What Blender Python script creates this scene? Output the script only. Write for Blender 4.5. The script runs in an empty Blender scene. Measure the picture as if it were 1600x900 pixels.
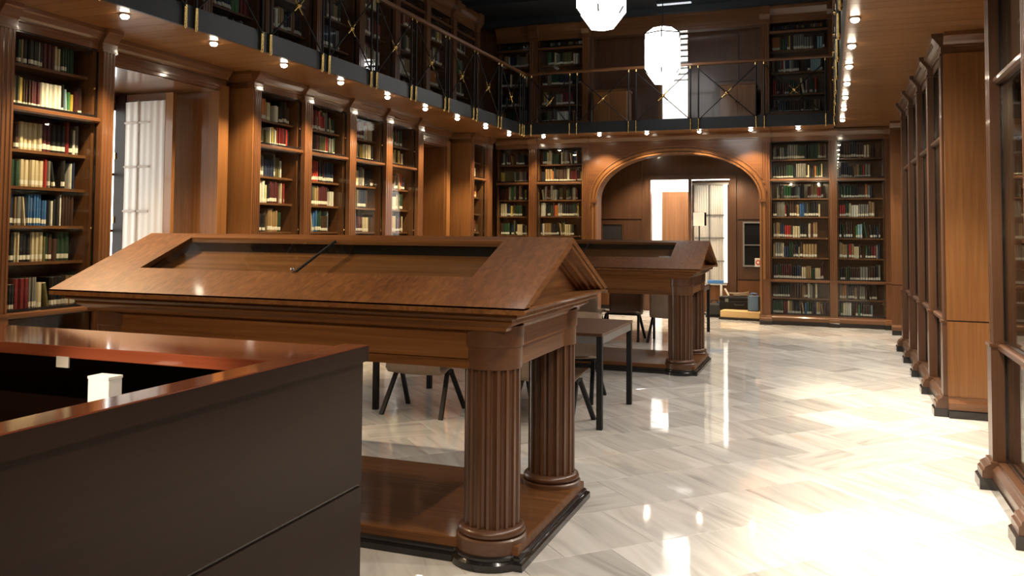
import bpy, math, random
from mathutils import Vector, Matrix

C = bpy.context.scene.collection
PI = math.pi
# ------------------------------------------------------------------ camera
cam = bpy.data.cameras.new('camera')
co = bpy.data.objects.new('camera', cam)
C.objects.link(co)
MR = ((0.936481, 0.35064, 0.007478), (-0.007964, 0.042576, -0.999062), (-0.350629, 0.935542, 0.042664))
R_, D_, F_ = (Vector(r) for r in MR)
rot = Matrix((R_, -D_, -F_)).transposed()
co.matrix_world = Matrix.Translation((0, 0, 1.55)) @ rot.to_4x4()
cam.sensor_width = 36
cam.lens = 1318.56 / 1600 * 36
cam.shift_y = -(450 - 303.9) / 1600
cam.clip_start = 0.02
bpy.context.scene.camera = co
# ------------------------------------------------------------------ world, exposure
W_ = bpy.data.worlds.new('world')
bpy.context.scene.world = W_
W_.use_nodes = True
W_.node_tree.nodes['Background'].inputs[0].default_value = (1, 0.97, 0.93, 1)
W_.node_tree.nodes['Background'].inputs[1].default_value = 4.0
vs = bpy.context.scene.view_settings
vs.view_transform = 'Standard'; vs.look = 'None'; vs.gamma = 1; vs.use_curve_mapping = False
vs.exposure = 0.62
cy = bpy.context.scene.cycles
cy.max_bounces = 8; cy.diffuse_bounces = 3; cy.glossy_bounces = 4; cy.transmission_bounces = 4
cy.transparent_max_bounces = 16
cy.caustics_reflective = False; cy.caustics_refractive = False
cy.sample_clamp_indirect = 4.0
SPOT_W = 150.0          # watts of one soffit spotlight
LANTERN_E = 3.8        # emission of the lantern panes
WARM = (1.0, 0.80, 0.56)
AMBER = (1.0, 0.72, 0.42)


def area(name, loc, size, power, col, rotx=0.0, sy=None):
    l = bpy.data.lights.new(name, 'AREA')
    l.energy = power; l.color = col; l.size = size
    if sy:
        l.shape = 'RECTANGLE'; l.size_y = sy
    o = bpy.data.objects.new(name, l)
    o.location = loc; o.rotation_euler = (rotx, 0, 0)
    C.objects.link(o)
    return o


area('store_room_light', (-2.7, 17.7, 3.0), 1.6, 150, (1, 0.96, 0.9))
area('upper_room_light', (-2.3, 16.9, 5.3), 1.4, 90, (1, 0.97, 0.93))

# ------------------------------------------------------------------ materials
MATS = {}


def newmat(name):
    m = bpy.data.materials.new(name); m.use_nodes = True
    nt = m.node_tree
    return m, nt, nt.nodes['Principled BSDF']


def plain(name, col, rough=0.5, metal=0.0, spec=0.5, emit=None, strength=0, coat=0.0):
    if name in MATS:
        return MATS[name]
    m, nt, b = newmat(name)
    b.inputs['Base Color'].default_value = (*col, 1)
    b.inputs['Roughness'].default_value = rough
    b.inputs['Metallic'].default_value = metal
    b.inputs['Specular IOR Level'].default_value = spec
    b.inputs['Coat Weight'].default_value = coat
    b.inputs['Coat Roughness'].default_value = 0.06
    if emit:
        b.inputs['Emission Color'].default_value = (*emit, 1)
        b.inputs['Emission Strength'].default_value = strength
    MATS[name] = m
    return m


def N(nt, t, **kw):
    n = nt.nodes.new(t)
    for k, v in kw.items():
        setattr(n, k, v)
    return n


def wood(tone, axis):
    """varnished wood with the grain along one local axis"""
    key = tone + '_wood_' + axis
    if key in MATS:
        return MATS[key]
    a, b_, c, rough, coat = {
        'oak': ((0.078, 0.031, 0.012), (0.140, 0.060, 0.024), (0.190, 0.088, 0.037), 0.30, 0.75),
        'case': ((0.048, 0.019, 0.007), (0.122, 0.049, 0.016), (0.205, 0.090, 0.031), 0.46, 0.22),
        'honey': ((0.140, 0.058, 0.019), (0.215, 0.096, 0.033), (0.280, 0.132, 0.048), 0.33, 0.25),
        'mahogany': ((0.105, 0.026, 0.013), (0.165, 0.042, 0.020), (0.210, 0.060, 0.027), 0.10, 1.0),
        'wenge': ((0.013, 0.0065, 0.005), (0.015, 0.0075, 0.0055), (0.019, 0.0095, 0.007), 0.30, 0.0),
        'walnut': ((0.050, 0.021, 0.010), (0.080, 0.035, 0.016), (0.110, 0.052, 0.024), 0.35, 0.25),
        'taupe': ((0.200, 0.140, 0.096), (0.255, 0.185, 0.130), (0.300, 0.222, 0.160), 0.42, 0.1),
    }[tone]
    m, nt, b = newmat(key)
    tc = N(nt, 'ShaderNodeTexCoord')
    oi = N(nt, 'ShaderNodeObjectInfo')
    sc = N(nt, 'ShaderNodeVectorMath', operation='SCALE')
    sc.inputs[0].default_value = (7.3, 5.1, 9.7)
    nt.links.new(oi.outputs['Random'], sc.inputs['Scale'])
    add = N(nt, 'ShaderNodeVectorMath', operation='ADD')
    nt.links.new(tc.outputs['Object'], add.inputs[0]); nt.links.new(sc.outputs[0], add.inputs[1])
    mp = N(nt, 'ShaderNodeMapping')
    s = [36.0, 36.0, 36.0]; s['xyz'.index(axis)] = 1.0
    mp.inputs['Scale'].default_value = s
    nt.links.new(add.outputs[0], mp.inputs['Vector'])
    n1 = N(nt, 'ShaderNodeTexNoise'); n1.inputs['Scale'].default_value = 1.0; n1.inputs['Detail'].default_value = 7; n1.inputs['Roughness'].default_value = 0.62
    n1.inputs['Distortion'].default_value = 0.6
    nt.links.new(mp.outputs[0], n1.inputs['Vector'])
    mp2 = N(nt, 'ShaderNodeMapping')
    s2 = [2.6, 2.6, 2.6]; s2['xyz'.index(axis)] = 0.35
    mp2.inputs['Scale'].default_value = s2
    nt.links.new(add.outputs[0], mp2.inputs['Vector'])
    n2 = N(nt, 'ShaderNodeTexNoise'); n2.inputs['Scale'].default_value = 1.0; n2.inputs['Detail'].default_value = 3
    nt.links.new(mp2.outputs[0], n2.inputs['Vector'])
    mx = N(nt, 'ShaderNodeMath', operation='MULTIPLY_ADD'); mx.inputs[1].default_value = 0.62
    m2 = N(nt, 'ShaderNodeMath', operation='MULTIPLY'); m2.inputs[1].default_value = 0.38
    nt.links.new(n2.outputs[0], m2.inputs[0]); nt.links.new(n1.outputs[0], mx.inputs[0]); nt.links.new(m2.outputs[0], mx.inputs[2])
    cr = N(nt, 'ShaderNodeValToRGB')
    e = cr.color_ramp.elements
    e[0].position = 0.30; e[0].color = (*a, 1)
    e[1].position = 0.72; e[1].color = (*c, 1)
    k = e.new(0.5); k.color = (*b_, 1)
    nt.links.new(mx.outputs[0], cr.inputs[0]); nt.links.new(cr.outputs[0], b.inputs['Base Color'])
    b.inputs['Roughness'].default_value = rough
    b.inputs['Specular IOR Level'].default_value = {'case': .13, 'oak': .3, 'honey': .3, 'wenge': .16}.get(tone, .5)
    b.inputs['Coat Weight'].default_value = coat; b.inputs['Coat Roughness'].default_value = 0.09
    bp = N(nt, 'ShaderNodeBump'); bp.inputs['Strength'].default_value = 0.0 if tone in ('wenge', 'mahogany') else 0.06; bp.inputs['Distance'].default_value = 0.01
    nt.links.new(n1.outputs[0], bp.inputs['Height']); nt.links.new(bp.outputs[0], b.inputs['Normal'])
    MATS[key] = m
    return m


def marble():
    m, nt, b = newmat('marble')
    uv = N(nt, 'ShaderNodeUVMap'); uv.uv_map = 'UVMap'
    oi = N(nt, 'ShaderNodeObjectInfo')
    at = N(nt, 'ShaderNodeAttribute'); at.attribute_name = 'tile_seed'
    rnd = N(nt, 'ShaderNodeMath', operation='ADD')
    nt.links.new(oi.outputs['Random'], rnd.inputs[0]); nt.links.new(at.outputs['Fac'], rnd.inputs[1])
    wn = N(nt, 'ShaderNodeTexWhiteNoise', noise_dimensions='1D')
    nt.links.new(rnd.outputs[0], wn.inputs['W'])
    sc = N(nt, 'ShaderNodeVectorMath', operation='SCALE'); sc.inputs['Scale'].default_value = 40
    nt.links.new(wn.outputs['Color'], sc.inputs[0])
    rt = N(nt, 'ShaderNodeVectorRotate', rotation_type='Z_AXIS')
    an = N(nt, 'ShaderNodeMath', operation='MULTIPLY_ADD'); an.inputs[1].default_value = .36; an.inputs[2].default_value = -.18
    nt.links.new(wn.outputs['Value'], an.inputs[0])
    nt.links.new(uv.outputs[0], rt.inputs['Vector']); nt.links.new(an.outputs[0], rt.inputs['Angle'])
    ad = N(nt, 'ShaderNodeVectorMath', operation='ADD')
    nt.links.new(rt.outputs[0], ad.inputs[0]); nt.links.new(sc.outputs[0], ad.inputs[1])
    mp = N(nt, 'ShaderNodeMapping'); mp.inputs['Scale'].default_value = (1.2, 9.5, 1)
    nt.links.new(ad.outputs[0], mp.inputs['Vector'])
    n1 = N(nt, 'ShaderNodeTexNoise'); n1.inputs['Scale'].default_value = 1.0; n1.inputs['Detail'].default_value = 6; n1.inputs['Distortion'].default_value = 0.9
    nt.links.new(mp.outputs[0], n1.inputs['Vector'])
    cr = N(nt, 'ShaderNodeValToRGB')
    e = cr.color_ramp.elements
    e[0].position = 0.26; e[0].color = (0.46, 0.45, 0.435, 1)
    e[1].position = 0.62; e[1].color = (0.73, 0.725, 0.70, 1)
    k = e.new(0.42); k.color = (0.62, 0.61, 0.585, 1)
    nt.links.new(n1.outputs[0], cr.inputs[0])
    # tile to tile tint
    hs = N(nt, 'ShaderNodeHueSaturation')
    va = N(nt, 'ShaderNodeMapRange'); va.inputs['To Min'].default_value = 0.68; va.inputs['To Max'].default_value = 1.04
    sx = N(nt, 'ShaderNodeSeparateColor')
    nt.links.new(wn.outputs['Color'], sx.inputs[0]); nt.links.new(sx.outputs[1], va.inputs['Value'])
    nt.links.new(va.outputs[0], hs.inputs['Value']); nt.links.new(cr.outputs[0], hs.inputs['Color'])
    mpr = N(nt, 'ShaderNodeMapping'); mpr.inputs['Scale'].default_value = (0.9, 4.0, 1)
    nt.links.new(ad.outputs[0], mpr.inputs['Vector'])
    n2 = N(nt, 'ShaderNodeTexNoise'); n2.inputs['Scale'].default_value = 1.7; n2.inputs['Detail'].default_value = 3
    nt.links.new(mpr.outputs[0], n2.inputs['Vector'])
    rr = N(nt, 'ShaderNodeValToRGB'); rr.color_ramp.elements[0].position = 0.68; rr.color_ramp.elements[1].position = 0.80
    nt.links.new(n2.outputs[0], rr.inputs[0])
    mx = N(nt, 'ShaderNodeMix', data_type='RGBA'); mx.inputs[7].default_value = (0.52, 0.36, 0.16, 1)
    nt.links.new(hs.outputs[0], mx.inputs[6])
    ms = N(nt, 'ShaderNodeMath', operation='MULTIPLY'); ms.inputs[1].default_value = 0.45
    nt.links.new(rr.outputs[0], ms.inputs[0]); nt.links.new(ms.outputs[0], mx.inputs[0])
    nt.links.new(mx.outputs[2], b.inputs['Base Color'])
    b.inputs['Roughness'].default_value = 0.055
    b.inputs['IOR'].default_value = 1.62
    nb = N(nt, 'ShaderNodeTexNoise'); nb.inputs['Scale'].default_value = 3.0; nb.inputs['Detail'].default_value = 1
    tc = N(nt, 'ShaderNodeTexCoord')
    nt.links.new(tc.outputs['Object'], nb.inputs['Vector'])
    bp = N(nt, 'ShaderNodeBump'); bp.inputs['Strength'].default_value = 0.05; bp.inputs['Distance'].default_value = 0.02
    nt.links.new(nb.outputs[0], bp.inputs['Height']); nt.links.new(bp.outputs[0], b.inputs['Normal'])
    return m


def glass():
    m = bpy.data.materials.new('pane_glass'); m.use_nodes = True
    nt = m.node_tree; nt.nodes.clear()
    o = N(nt, 'ShaderNodeOutputMaterial')
    tr = N(nt, 'ShaderNodeBsdfTransparent'); tr.inputs[0].default_value = (0.95, 0.97, 0.96, 1)
    gl = N(nt, 'ShaderNodeBsdfGlossy'); gl.inputs['Roughness'].default_value = 0.01
    fr = N(nt, 'ShaderNodeLayerWeight'); fr.inputs[0].default_value = 0.5
    pw = N(nt, 'ShaderNodeMath', operation='POWER'); pw.inputs[1].default_value = 5
    mu = N(nt, 'ShaderNodeMath', operation='MULTIPLY_ADD'); mu.inputs[1].default_value = 0.6; mu.inputs[2].default_value = 0.025; mu.use_clamp = True
    nt.links.new(fr.outputs['Facing'], pw.inputs[0])
    mx = N(nt, 'ShaderNodeMixShader')
    nt.links.new(pw.outputs[0], mu.inputs[0]); nt.links.new(mu.outputs[0], mx.inputs[0])
    nt.links.new(tr.outputs[0], mx.inputs[1]); nt.links.new(gl.outputs[0], mx.inputs[2]); nt.links.new(mx.outputs[0], o.inputs[0])
    return m


def cloth(name, col, trans=0.6):
    m = bpy.data.materials.new(name); m.use_nodes = True
    nt = m.node_tree; nt.nodes.clear()
    o = N(nt, 'ShaderNodeOutputMaterial')
    d = N(nt, 'ShaderNodeBsdfDiffuse'); t = N(nt, 'ShaderNodeBsdfTranslucent')
    wv = N(nt, 'ShaderNodeTexNoise'); wv.inputs['Scale'].default_value = 1.0
    tc = N(nt, 'ShaderNodeTexCoord'); mp = N(nt, 'ShaderNodeMapping'); mp.inputs['Scale'].default_value = (60, 60, 1.5)
    nt.links.new(tc.outputs['Object'], mp.inputs[0]); nt.links.new(mp.outputs[0], wv.inputs['Vector'])
    mc = N(nt, 'ShaderNodeMix', data_type='RGBA')
    mc.inputs[6].default_value = (*[c * 0.86 for c in col], 1); mc.inputs[7].default_value = (*col, 1)
    nt.links.new(wv.outputs[0], mc.inputs[0])
    nt.links.new(mc.outputs[2], d.inputs[0]); nt.links.new(mc.outputs[2], t.inputs[0])
    mx = N(nt, 'ShaderNodeMixShader'); mx.inputs[0].default_value = trans
    nt.links.new(d.outputs[0], mx.inputs[1]); nt.links.new(t.outputs[0], mx.inputs[2]); nt.links.new(mx.outputs[0], o.inputs[0])
    return m


def book_mat(name, attr):
    m, nt, b = newmat(name)
    if attr:
        s = N(nt, 'ShaderNodeAttribute'); s.attribute_name = 'Col'; out = s.outputs['Color']
    else:
        s = N(nt, 'ShaderNodeObjectInfo'); out = s.outputs['Color']
    nt.links.new(out, b.inputs['Base Color'])
    b.inputs['Roughness'].default_value = 0.5
    return m


M_GLASS = glass()
M_MARBLE = marble()
M_BLACK = plain('black_lacquer', (0.010, 0.009, 0.009), 0.18, coat=0.3)
M_STEEL = plain('black_steel', (0.008, 0.008, 0.009), 0.5, spec=.3)
M_SLATE = plain('slate_paint', (0.013, 0.019, 0.026), 0.45)
M_CEIL = plain('dark_ceiling_paint', (0.013, 0.018, 0.023), 0.5)
M_BRASS = plain('brass', (0.62, 0.43, 0.16), 0.22, metal=1)
M_CHROME = plain('chrome', (0.7, 0.7, 0.7), 0.15, metal=1)
M_WHITE = plain('white_paint', (0.82, 0.81, 0.78), 0.6)
M_CARD = plain('white_card', (0.80, 0.79, 0.75), 0.6)
M_LAMP = plain('lantern_panes', (0.9, 0.9, 0.88), 0.4, emit=(1.0, 0.96, 0.92), strength=LANTERN_E)
M_BULB = plain('hot_bulb', (1, 0.9, 0.75), 0.4, emit=(1, 0.86, 0.66), strength=45)
M_TUBE = plain('strip_tube', (0.8, 0.85, 0.9), 0.4, emit=(0.8, 0.9, 1.0), strength=0.35)
M_DARKGLASS = plain('dark_glass', (0.012, 0.012, 0.013), 0.08)
M_LEATHER = plain('charcoal_leather', (0.03, 0.03, 0.032), 0.35)
M_GREY = plain('grey_metal', (0.28, 0.28, 0.28), 0.35, metal=0.7)
M_GREYP = plain('grey_board', (0.40, 0.40, 0.39), 0.5)
M_BLUE = plain('blue_plastic', (0.05, 0.19, 0.50), 0.4)
M_BLUEGREY = plain('blue_grey_cloth', (0.07, 0.11, 0.17), 0.6)
M_RED = plain('red_sign', (0.60, 0.05, 0.03), 0.4)
M_PINE = plain('pale_pine', (0.62, 0.42, 0.19), 0.45)
M_SHELL = wood('taupe', 'z')
M_CURT = cloth('sheer_curtain', (0.86, 0.82, 0.77), 0.35)
M_CURT2 = cloth('long_curtain', (0.52, 0.49, 0.44), 0.10)
M_BOOK = book_mat('book_cover', False)
M_BOOKS = book_mat('book_rows_cover', True)
M_PAGES = plain('book_pages', (0.55, 0.47, 0.34), 0.8)
M_LABEL = plain('shelf_mark_paper', (0.75, 0.72, 0.62), 0.7)
M_DARKIN = plain('case_lining', (0.03, 0.014, 0.007), 0.55)


# ------------------------------------------------------------------ mesh builder
class MB:
    def __init__(s):
        s.v = []; s.f = []; s.m = []; s.smooth = False

    def add(s, v, f, mi=0):
        n = len(s.v)
        s.v += [tuple(p) for p in v]
        s.f += [tuple(i + n for i in q) for q in f]
        s.m += [mi] * len(f)
        return s

    def box(s, x0, x1, y0, y1, z0, z1, mi=0):
        x0, x1 = min(x0, x1), max(x0, x1); y0, y1 = min(y0, y1), max(y0, y1); z0, z1 = min(z0, z1), max(z0, z1)
        return s.add([(x0, y0, z0), (x1, y0, z0), (x1, y1, z0), (x0, y1, z0), (x0, y0, z1), (x1, y0, z1), (x1, y1, z1), (x0, y1, z1)],
                     [(0, 3, 2, 1), (4, 5, 6, 7), (0, 1, 5, 4), (1, 2, 6, 5), (2, 3, 7, 6), (3, 0, 4, 7)], mi)

    def prism(s, poly, axis, a0, a1, mi=0):
        """poly: 2-D points in the plane across the axis: x -> (y,z), y -> (x,z), z -> (x,y)"""
        n = len(poly)
        mk = {'x': lambda a, p: (a, p[0], p[1]), 'y': lambda a, p: (p[0], a, p[1]), 'z': lambda a, p: (p[0], p[1], a)}[axis]
        v = [mk(a0, p) for p in poly] + [mk(a1, p) for p in poly]
        f = [(i, (i + 1) % n, n + (i + 1) % n, n + i) for i in range(n)]
        f += [tuple(range(n))[::-1], tuple(range(n, 2 * n))]
        return s.add(v, f, mi)

    def ring(s, prof, hx, hy, cx=0, cy_=0, mi=0, close=True):
        """moulding profile (out, z) swept round a rectangle with mitred corners"""
        v = []
        for o, z in prof:
            v += [(cx + hx + o, cy_ - hy - o, z), (cx + hx + o, cy_ + hy + o, z), (cx - hx - o, cy_ + hy + o, z), (cx - hx - o, cy_ - hy - o, z)]
        f = []
        for i in range(len(prof) - 1):
            for k in range(4):
                f.append((i * 4 + k, i * 4 + (k + 1) % 4, (i + 1) * 4 + (k + 1) % 4, (i + 1) * 4 + k))
        if close:
            n = (len(prof) - 1) * 4
            f += [(3, 2, 1, 0), (n, n + 1, n + 2, n + 3)]
        return s.add(v, f, mi)

    def lathe(s, prof, c=(0, 0, 0), n=24, mi=0, phase=0.0):
        v = []; f = []
        for r, z in prof:
            for k in range(n):
                a = 2 * PI * k / n + phase
                v.append((c[0] + r * math.cos(a), c[1] + r * math.sin(a), c[2] + z))
        for i in range(len(prof) - 1):
            for k in range(n):
                f.append((i * n + k, i * n + (k + 1) % n, (i + 1) * n + (k + 1) % n, (i + 1) * n + k))
        f += [tuple(range(n))[::-1], tuple(range((len(prof) - 1) * n, len(prof) * n))]
        return s.add(v, f, mi)

    def tube(s, p0, p1, r, n=10, mi=0):
        p0, p1 = Vector(p0), Vector(p1)
        d = (p1 - p0).normalized()
        u = d.orthogonal().normalized(); w = d.cross(u)
        v = [p + (u * math.cos(2 * PI * k / n) + w * math.sin(2 * PI * k / n)) * r for p in (p0, p1) for k in range(n)]
        f = [(k, (k + 1) % n, n + (k + 1) % n, n + k) for k in range(n)]
        f += [tuple(range(n))[::-1], tuple(range(n, 2 * n))]
        return s.add(v, f, mi)

    def bar(s, p0, p1, w, h, up=(0, 0, 1), mi=0):
        """rectangular bar from p0 to p1"""
        p0, p1 = Vector(p0), Vector(p1)
        d = (p1 - p0).normalized(); sd = d.cross(Vector(up)).normalized(); u = sd.cross(d)
        v = [p + sd * (a * w / 2) + u * (b * h / 2) for p in (p0, p1) for a, b in ((-1, -1), (1, -1), (1, 1), (-1, 1))]
        return s.add(v, [(0, 1, 2, 3), (7, 6, 5, 4), (0, 4, 5, 1), (1, 5, 6, 2), (2, 6, 7, 3), (3, 7, 4, 0)], mi)

    def sphere(s, c, r, n=10, mi=0):
        return s.lathe([(r * math.sin(PI * i / 8) + 1e-5, -r * math.cos(PI * i / 8)) for i in range(9)], c, n, mi)

    def mesh(s, name, mats, smooth=None):
        me = bpy.data.meshes.new(name)
        me.from_pydata(s.v, [], s.f)
        for m in (mats if isinstance(mats, (list, tuple)) else [mats]):
            me.materials.append(m)
        if len(me.materials) > 1:
            me.polygons.foreach_set('material_index', s.m)
        if smooth:
            me.shade_smooth(); me.set_sharp_from_angle(angle=math.radians(smooth))
        me.update()
        return me

    def obj(s, name, mats, parent=None, smooth=None, bevel=0.0, loc=None):
        import bmesh
        me = s.mesh(name, mats)
        bm = bmesh.new(); bm.from_mesh(me); bmesh.ops.recalc_face_normals(bm, faces=bm.faces); bm.to_mesh(me); bm.free()
        if smooth:
            me.shade_smooth(); me.set_sharp_from_angle(angle=math.radians(smooth))
        o = bpy.data.objects.new(name, me)
        C.objects.link(o)
        if parent:
            o.parent = parent
        if loc:
            o.location = loc
        if bevel:
            b = o.modifiers.new('edge', 'BEVEL'); b.width = bevel; b.segments = 2; b.limit_method = 'ANGLE'; b.angle_limit = math.radians(40)
        return o


def B(x0, x1, y0, y1, z0, z1):
    return MB().box(x0, x1, y0, y1, z0, z1)


def link_copy(o, name, parent=None, loc=None):
    c = o.copy(); c.name = name; C.objects.link(c)
    if parent is not None:
        c.parent = parent
    if loc is not None:
        c.location = loc
    return c


def tag(o, label=None, cat=None, group=None, kind=None):
    for k, v in (('label', label), ('category', cat), ('group', group), ('kind', kind)):
        if v:
            o[k] = v
    return o


def thing(name, label, cat, loc=(0, 0, 0), rz=0.0, group=None):
    o = bpy.data.objects.new(name, None); C.objects.link(o)
    o.empty_display_size = 0.1
    o.location = loc; o.rotation_euler = (0, 0, rz)
    return tag(o, label, cat, group)


def struct(o, label=None):
    o['kind'] = 'structure'
    if label:
        o['label'] = label
    return o


ORD = ('first second third fourth fifth sixth seventh eighth ninth tenth eleventh twelfth thirteenth fourteenth fifteenth sixteenth seventeenth '
       'eighteenth nineteenth twentieth').split() + ['twenty-' + w for w in 'first second third fourth fifth sixth seventh eighth ninth'.split()] + ['thirtieth'] + ['thirty-' + w for w in 'first second third fourth fifth sixth seventh eighth ninth'.split()]

# planes of the room
XL, XR, YE = -5.90, 0.92, 14.95        # fronts of the bookcase banks
ZS = 3.28                               # soffit under the gallery
FXL, FXR, FY = -5.10, 0.115, 14.20      # gallery fascias
ZG = 3.42                               # gallery floor
YB = -2.2                               # wall behind the camera
random.seed(7)

# ------------------------------------------------------------------ floor
slab = struct(B(-8.2, 2.4, YB - .1, 19.2, -0.12, -0.014).obj('floor', plain('grout', (0.42, 0.40, 0.35), 0.7)), 'pale grey veined polished marble floor laid diagonally')


def clip_rect(poly, x0, x1, y0, y1):
    for ax, lim, sg in ((0, x0, 1), (0, x1, -1), (1, y0, 1), (1, y1, -1)):
        out = []
        for i in range(len(poly)):
            p, q = poly[i], poly[(i + 1) % len(poly)]
            dp, dq = sg * (p[ax] - lim), sg * (q[ax] - lim)
            if dp >= 0:
                out.append(p)
            if dp * dq < 0:
                t = dp / (dp - dq)
                out.append((p[0] + (q[0] - p[0]) * t, p[1] + (q[1] - p[1]) * t))
        poly = out
        if len(poly) < 3:
            return []
    return poly


S2 = math.sqrt(2)
TILE = 0.5
tile_me = None
tiles = []
for ib in range(-32, 22):
    for ia in range(-8, 32):
        b0 = -3.61 + ib * 0.5
        a0 = (0.187 if ib % 2 == 0 else 0.43) + ia * 0.5
        ca, cb = a0 + .25, b0 + .25
        x, y = (ca + cb) / S2, (ca - cb) / S2
        if -8.3 < x < 2.5 and YB - .4 < y < 19.3:
            tiles.append((x, y))


def cam_px(x, y, z):
    d = Vector((x, y, z - 1.55))
    w = d.dot(F_)
    return (800 + 1318.56 * d.dot(R_) / w, 303.9 + 1318.56 * d.dot(D_) / w, w) if w > .2 else (-9e9, 0, 1)


def in_view(x, y):
    px, py, w = cam_px(x, y, 0)
    return -60 < px < 1660 and py < 1010 and x < 1.3 and (x > -5.8) and y < 15.2


def hidden(x, y):      # under or behind the desk and the exhibition cases
    return (x < -1.9 and y < 3.4) or (x < -3.7 and y < 9)


cand = sorted([t for t in tiles if in_view(*t) and not hidden(*t)], key=lambda t: cam_px(t[0], t[1], 0)[2])
solo = set(cand[:298])
g = .5 * TILE - .0012
h = .0022
tm = MB()
for sgn, zz, off in ((1, -0.014, 0), (1, -h, 0), (1, 0.0, h)):
    q = g - off
    tm.v += [(-q, -q, zz), (q, -q, zz), (q, q, zz), (-q, q, zz)]
tm.f = [(8, 9, 10, 11)] + [(i * 4 + k, i * 4 + (k + 1) % 4, i * 4 + 4 + (k + 1) % 4, i * 4 + 4 + k) for i in (0, 1) for k in range(4)]
tm.m = [0] * len(tm.f)
tile_me = tm.mesh('marble_tile', M_MARBLE)
uvl = tile_me.uv_layers.new(name='UVMap')
for lp in tile_me.loops:
    vv = tile_me.vertices[lp.vertex_index].co
    uvl.data[lp.index].uv = (vv.x, vv.y)
for (x, y) in sorted(solo, key=lambda t: (t[1], t[0])):
    o = bpy.data.objects.new('marble_tile', tile_me); C.objects.link(o)
    o.parent = slab; o.location = (x, y, 0)
    o.rotation_euler = (0, 0, PI / 4 + random.choice((1, 1, 1, 3, 3, 0)) * PI / 2)
rest = MB(); seeds = []; uvs = []
for t in tiles:
    if t in solo:
        continue
    pts = []
    for k in range(4):
        a = PI / 4 + PI / 4 + k * PI / 2
        pts.append((t[0] + g * S2 * math.cos(a), t[1] + g * S2 * math.sin(a)))
    pts = clip_rect(pts, -8.19, 2.39, YB - .09, 19.19)
    if len(pts) < 3:
        continue
    sd = random.random()
    n = len(pts)
    rest.add([(px, py, 0) for px, py in pts] + [(px, py, -.014) for px, py in pts],
             [tuple(range(n))] + [(i, n + i, n + (i + 1) % n, (i + 1) % n) for i in range(n)])
    seeds.append((sd, t, n))
ro = rest.obj('marble_tile_field', M_MARBLE, slab)
ro['kind'] = 'stuff'
me = ro.data
uvl = me.uv_layers.new(name='UVMap')
at = me.attributes.new('tile_seed', 'FLOAT', 'POINT')
i = 0
vs_seed = []
cent = []
for sd, t, n in seeds:
    vs_seed += [sd * 7.13] * (2 * n); cent += [t] * (2 * n)
at.data.foreach_set('value', vs_seed)
for lp in me.loops:
    v = me.vertices[lp.vertex_index].co; t = cent[lp.vertex_index]
    dx, dy = v.x - t[0], v.y - t[1]
    uvl.data[lp.index].uv = ((dx - dy) / S2, (dx + dy) / S2)

# ------------------------------------------------------------------ walls
OAK_X, OAK_Y, OAK_Z = wood('oak', 'x'), wood('oak', 'y'), wood('oak', 'z')
WAL_Z, WAL_X = wood('walnut', 'z'), wood('walnut', 'x')
HON_Z = wood('honey', 'z')


def mould(z0, z1, y_out):
    pass


def base_profile(y):
    """plinth of a bank in (y, z): black kick and two steps of wood; y = face, out is negative"""
    return [(y + .06, 0.07), (y - .045, .07), (y - .045, .125), (y - .038, .13), (y - .022, .15), (y - .012, .155), (y - .012, .17), (y + .06, .17)]


def cornice_profile(y, z0, z1):
    h = (z1 - z0)
    return [(y + .12, z0), (y + .02, z0), (y + .02, z0 + h * .33), (y + .002, z0 + h * .36), (y + .002, z0 + h * .44), (y - .018, z0 + h * .55),
            (y - .045, z0 + h * .75), (y - .06, z0 + h * .80), (y - .06, z1), (y + .12, z1)]


wl = MB()
wl.box(-7.46, -6.34, YB, 5.85, 0, 5.6).box(-7.46, -6.34, 7.37, 11.9, 0, 5.6).box(-7.66, -6.9, 11.9, 13.5, 0, 5.6).box(-7.66, -6.34, 13.5, 16.0, 0, 5.6)
wl.box(-7.46, -6.26, 5.85, 7.37, 3.05, 5.6).box(-6.9, -6.26, 11.9, 13.5, 3.0, 5.6)
wl.box(-7.46, -7.34, 5.85, 7.37, 0, .12).box(-7.46, -7.34, 5.85, 5.98, .12, 3.05).box(-7.46, -7.34, 7.30, 7.37, .12, 3.05).box(-7.46, -7.34, 5.98, 7.30, 2.92, 3.05)
wl = struct(wl.obj('wall_left', wood('oak', 'z')), 'window wall panelled in warm brown wood')
# niche linings: reveal panels, head panel, narrow pilasters and returns of the banks
B(-7.34, -6.13, 7.35, 7.37, 0, 3.05).obj('reveal_panel', HON_Z, wl)
B(-7.34, -6.13, 5.85, 5.87, 0, 3.05).obj('reveal_panel', HON_Z, wl)
B(-7.34, -6.15, 5.87, 7.35, 3.03, 3.05).obj('head_panel', wood('oak', 'x'), wl)
B(-6.9, -6.24, 13.29, 13.31, 0, 3.0).obj('reveal_panel', HON_Z, wl)
B(-6.9, -6.24, 11.95, 11.97, 0, 3.0).obj('reveal_panel', HON_Z, wl)
B(-6.89, -6.24, 11.97, 13.29, 2.98, 3.0).obj('head_panel', wood('oak', 'x'), wl)
B(-6.9, -6.88, 11.97, 13.29, 0, 2.98).obj('back_panel', OAK_Z, wl)


def wall_moulding(name, prof, axis, a0, a1, mat, parent, flip=False, base=0.0):
    """profile given as (out, z); axis 'y' -> runs along Y on a face at x=base facing +X (flip: facing -X); axis 'x' -> face at y=base facing -Y"""
    if axis == 'y':
        poly = [(base + (-o if flip else o), z) for o, z in prof]
        return MB().prism(poly, 'y', a0, a1).obj(name, mat, parent)
    poly = [(base - o, z) for o, z in prof]
    return MB().prism(poly, 'x', a0, a1).obj(name, mat, parent)


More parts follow.
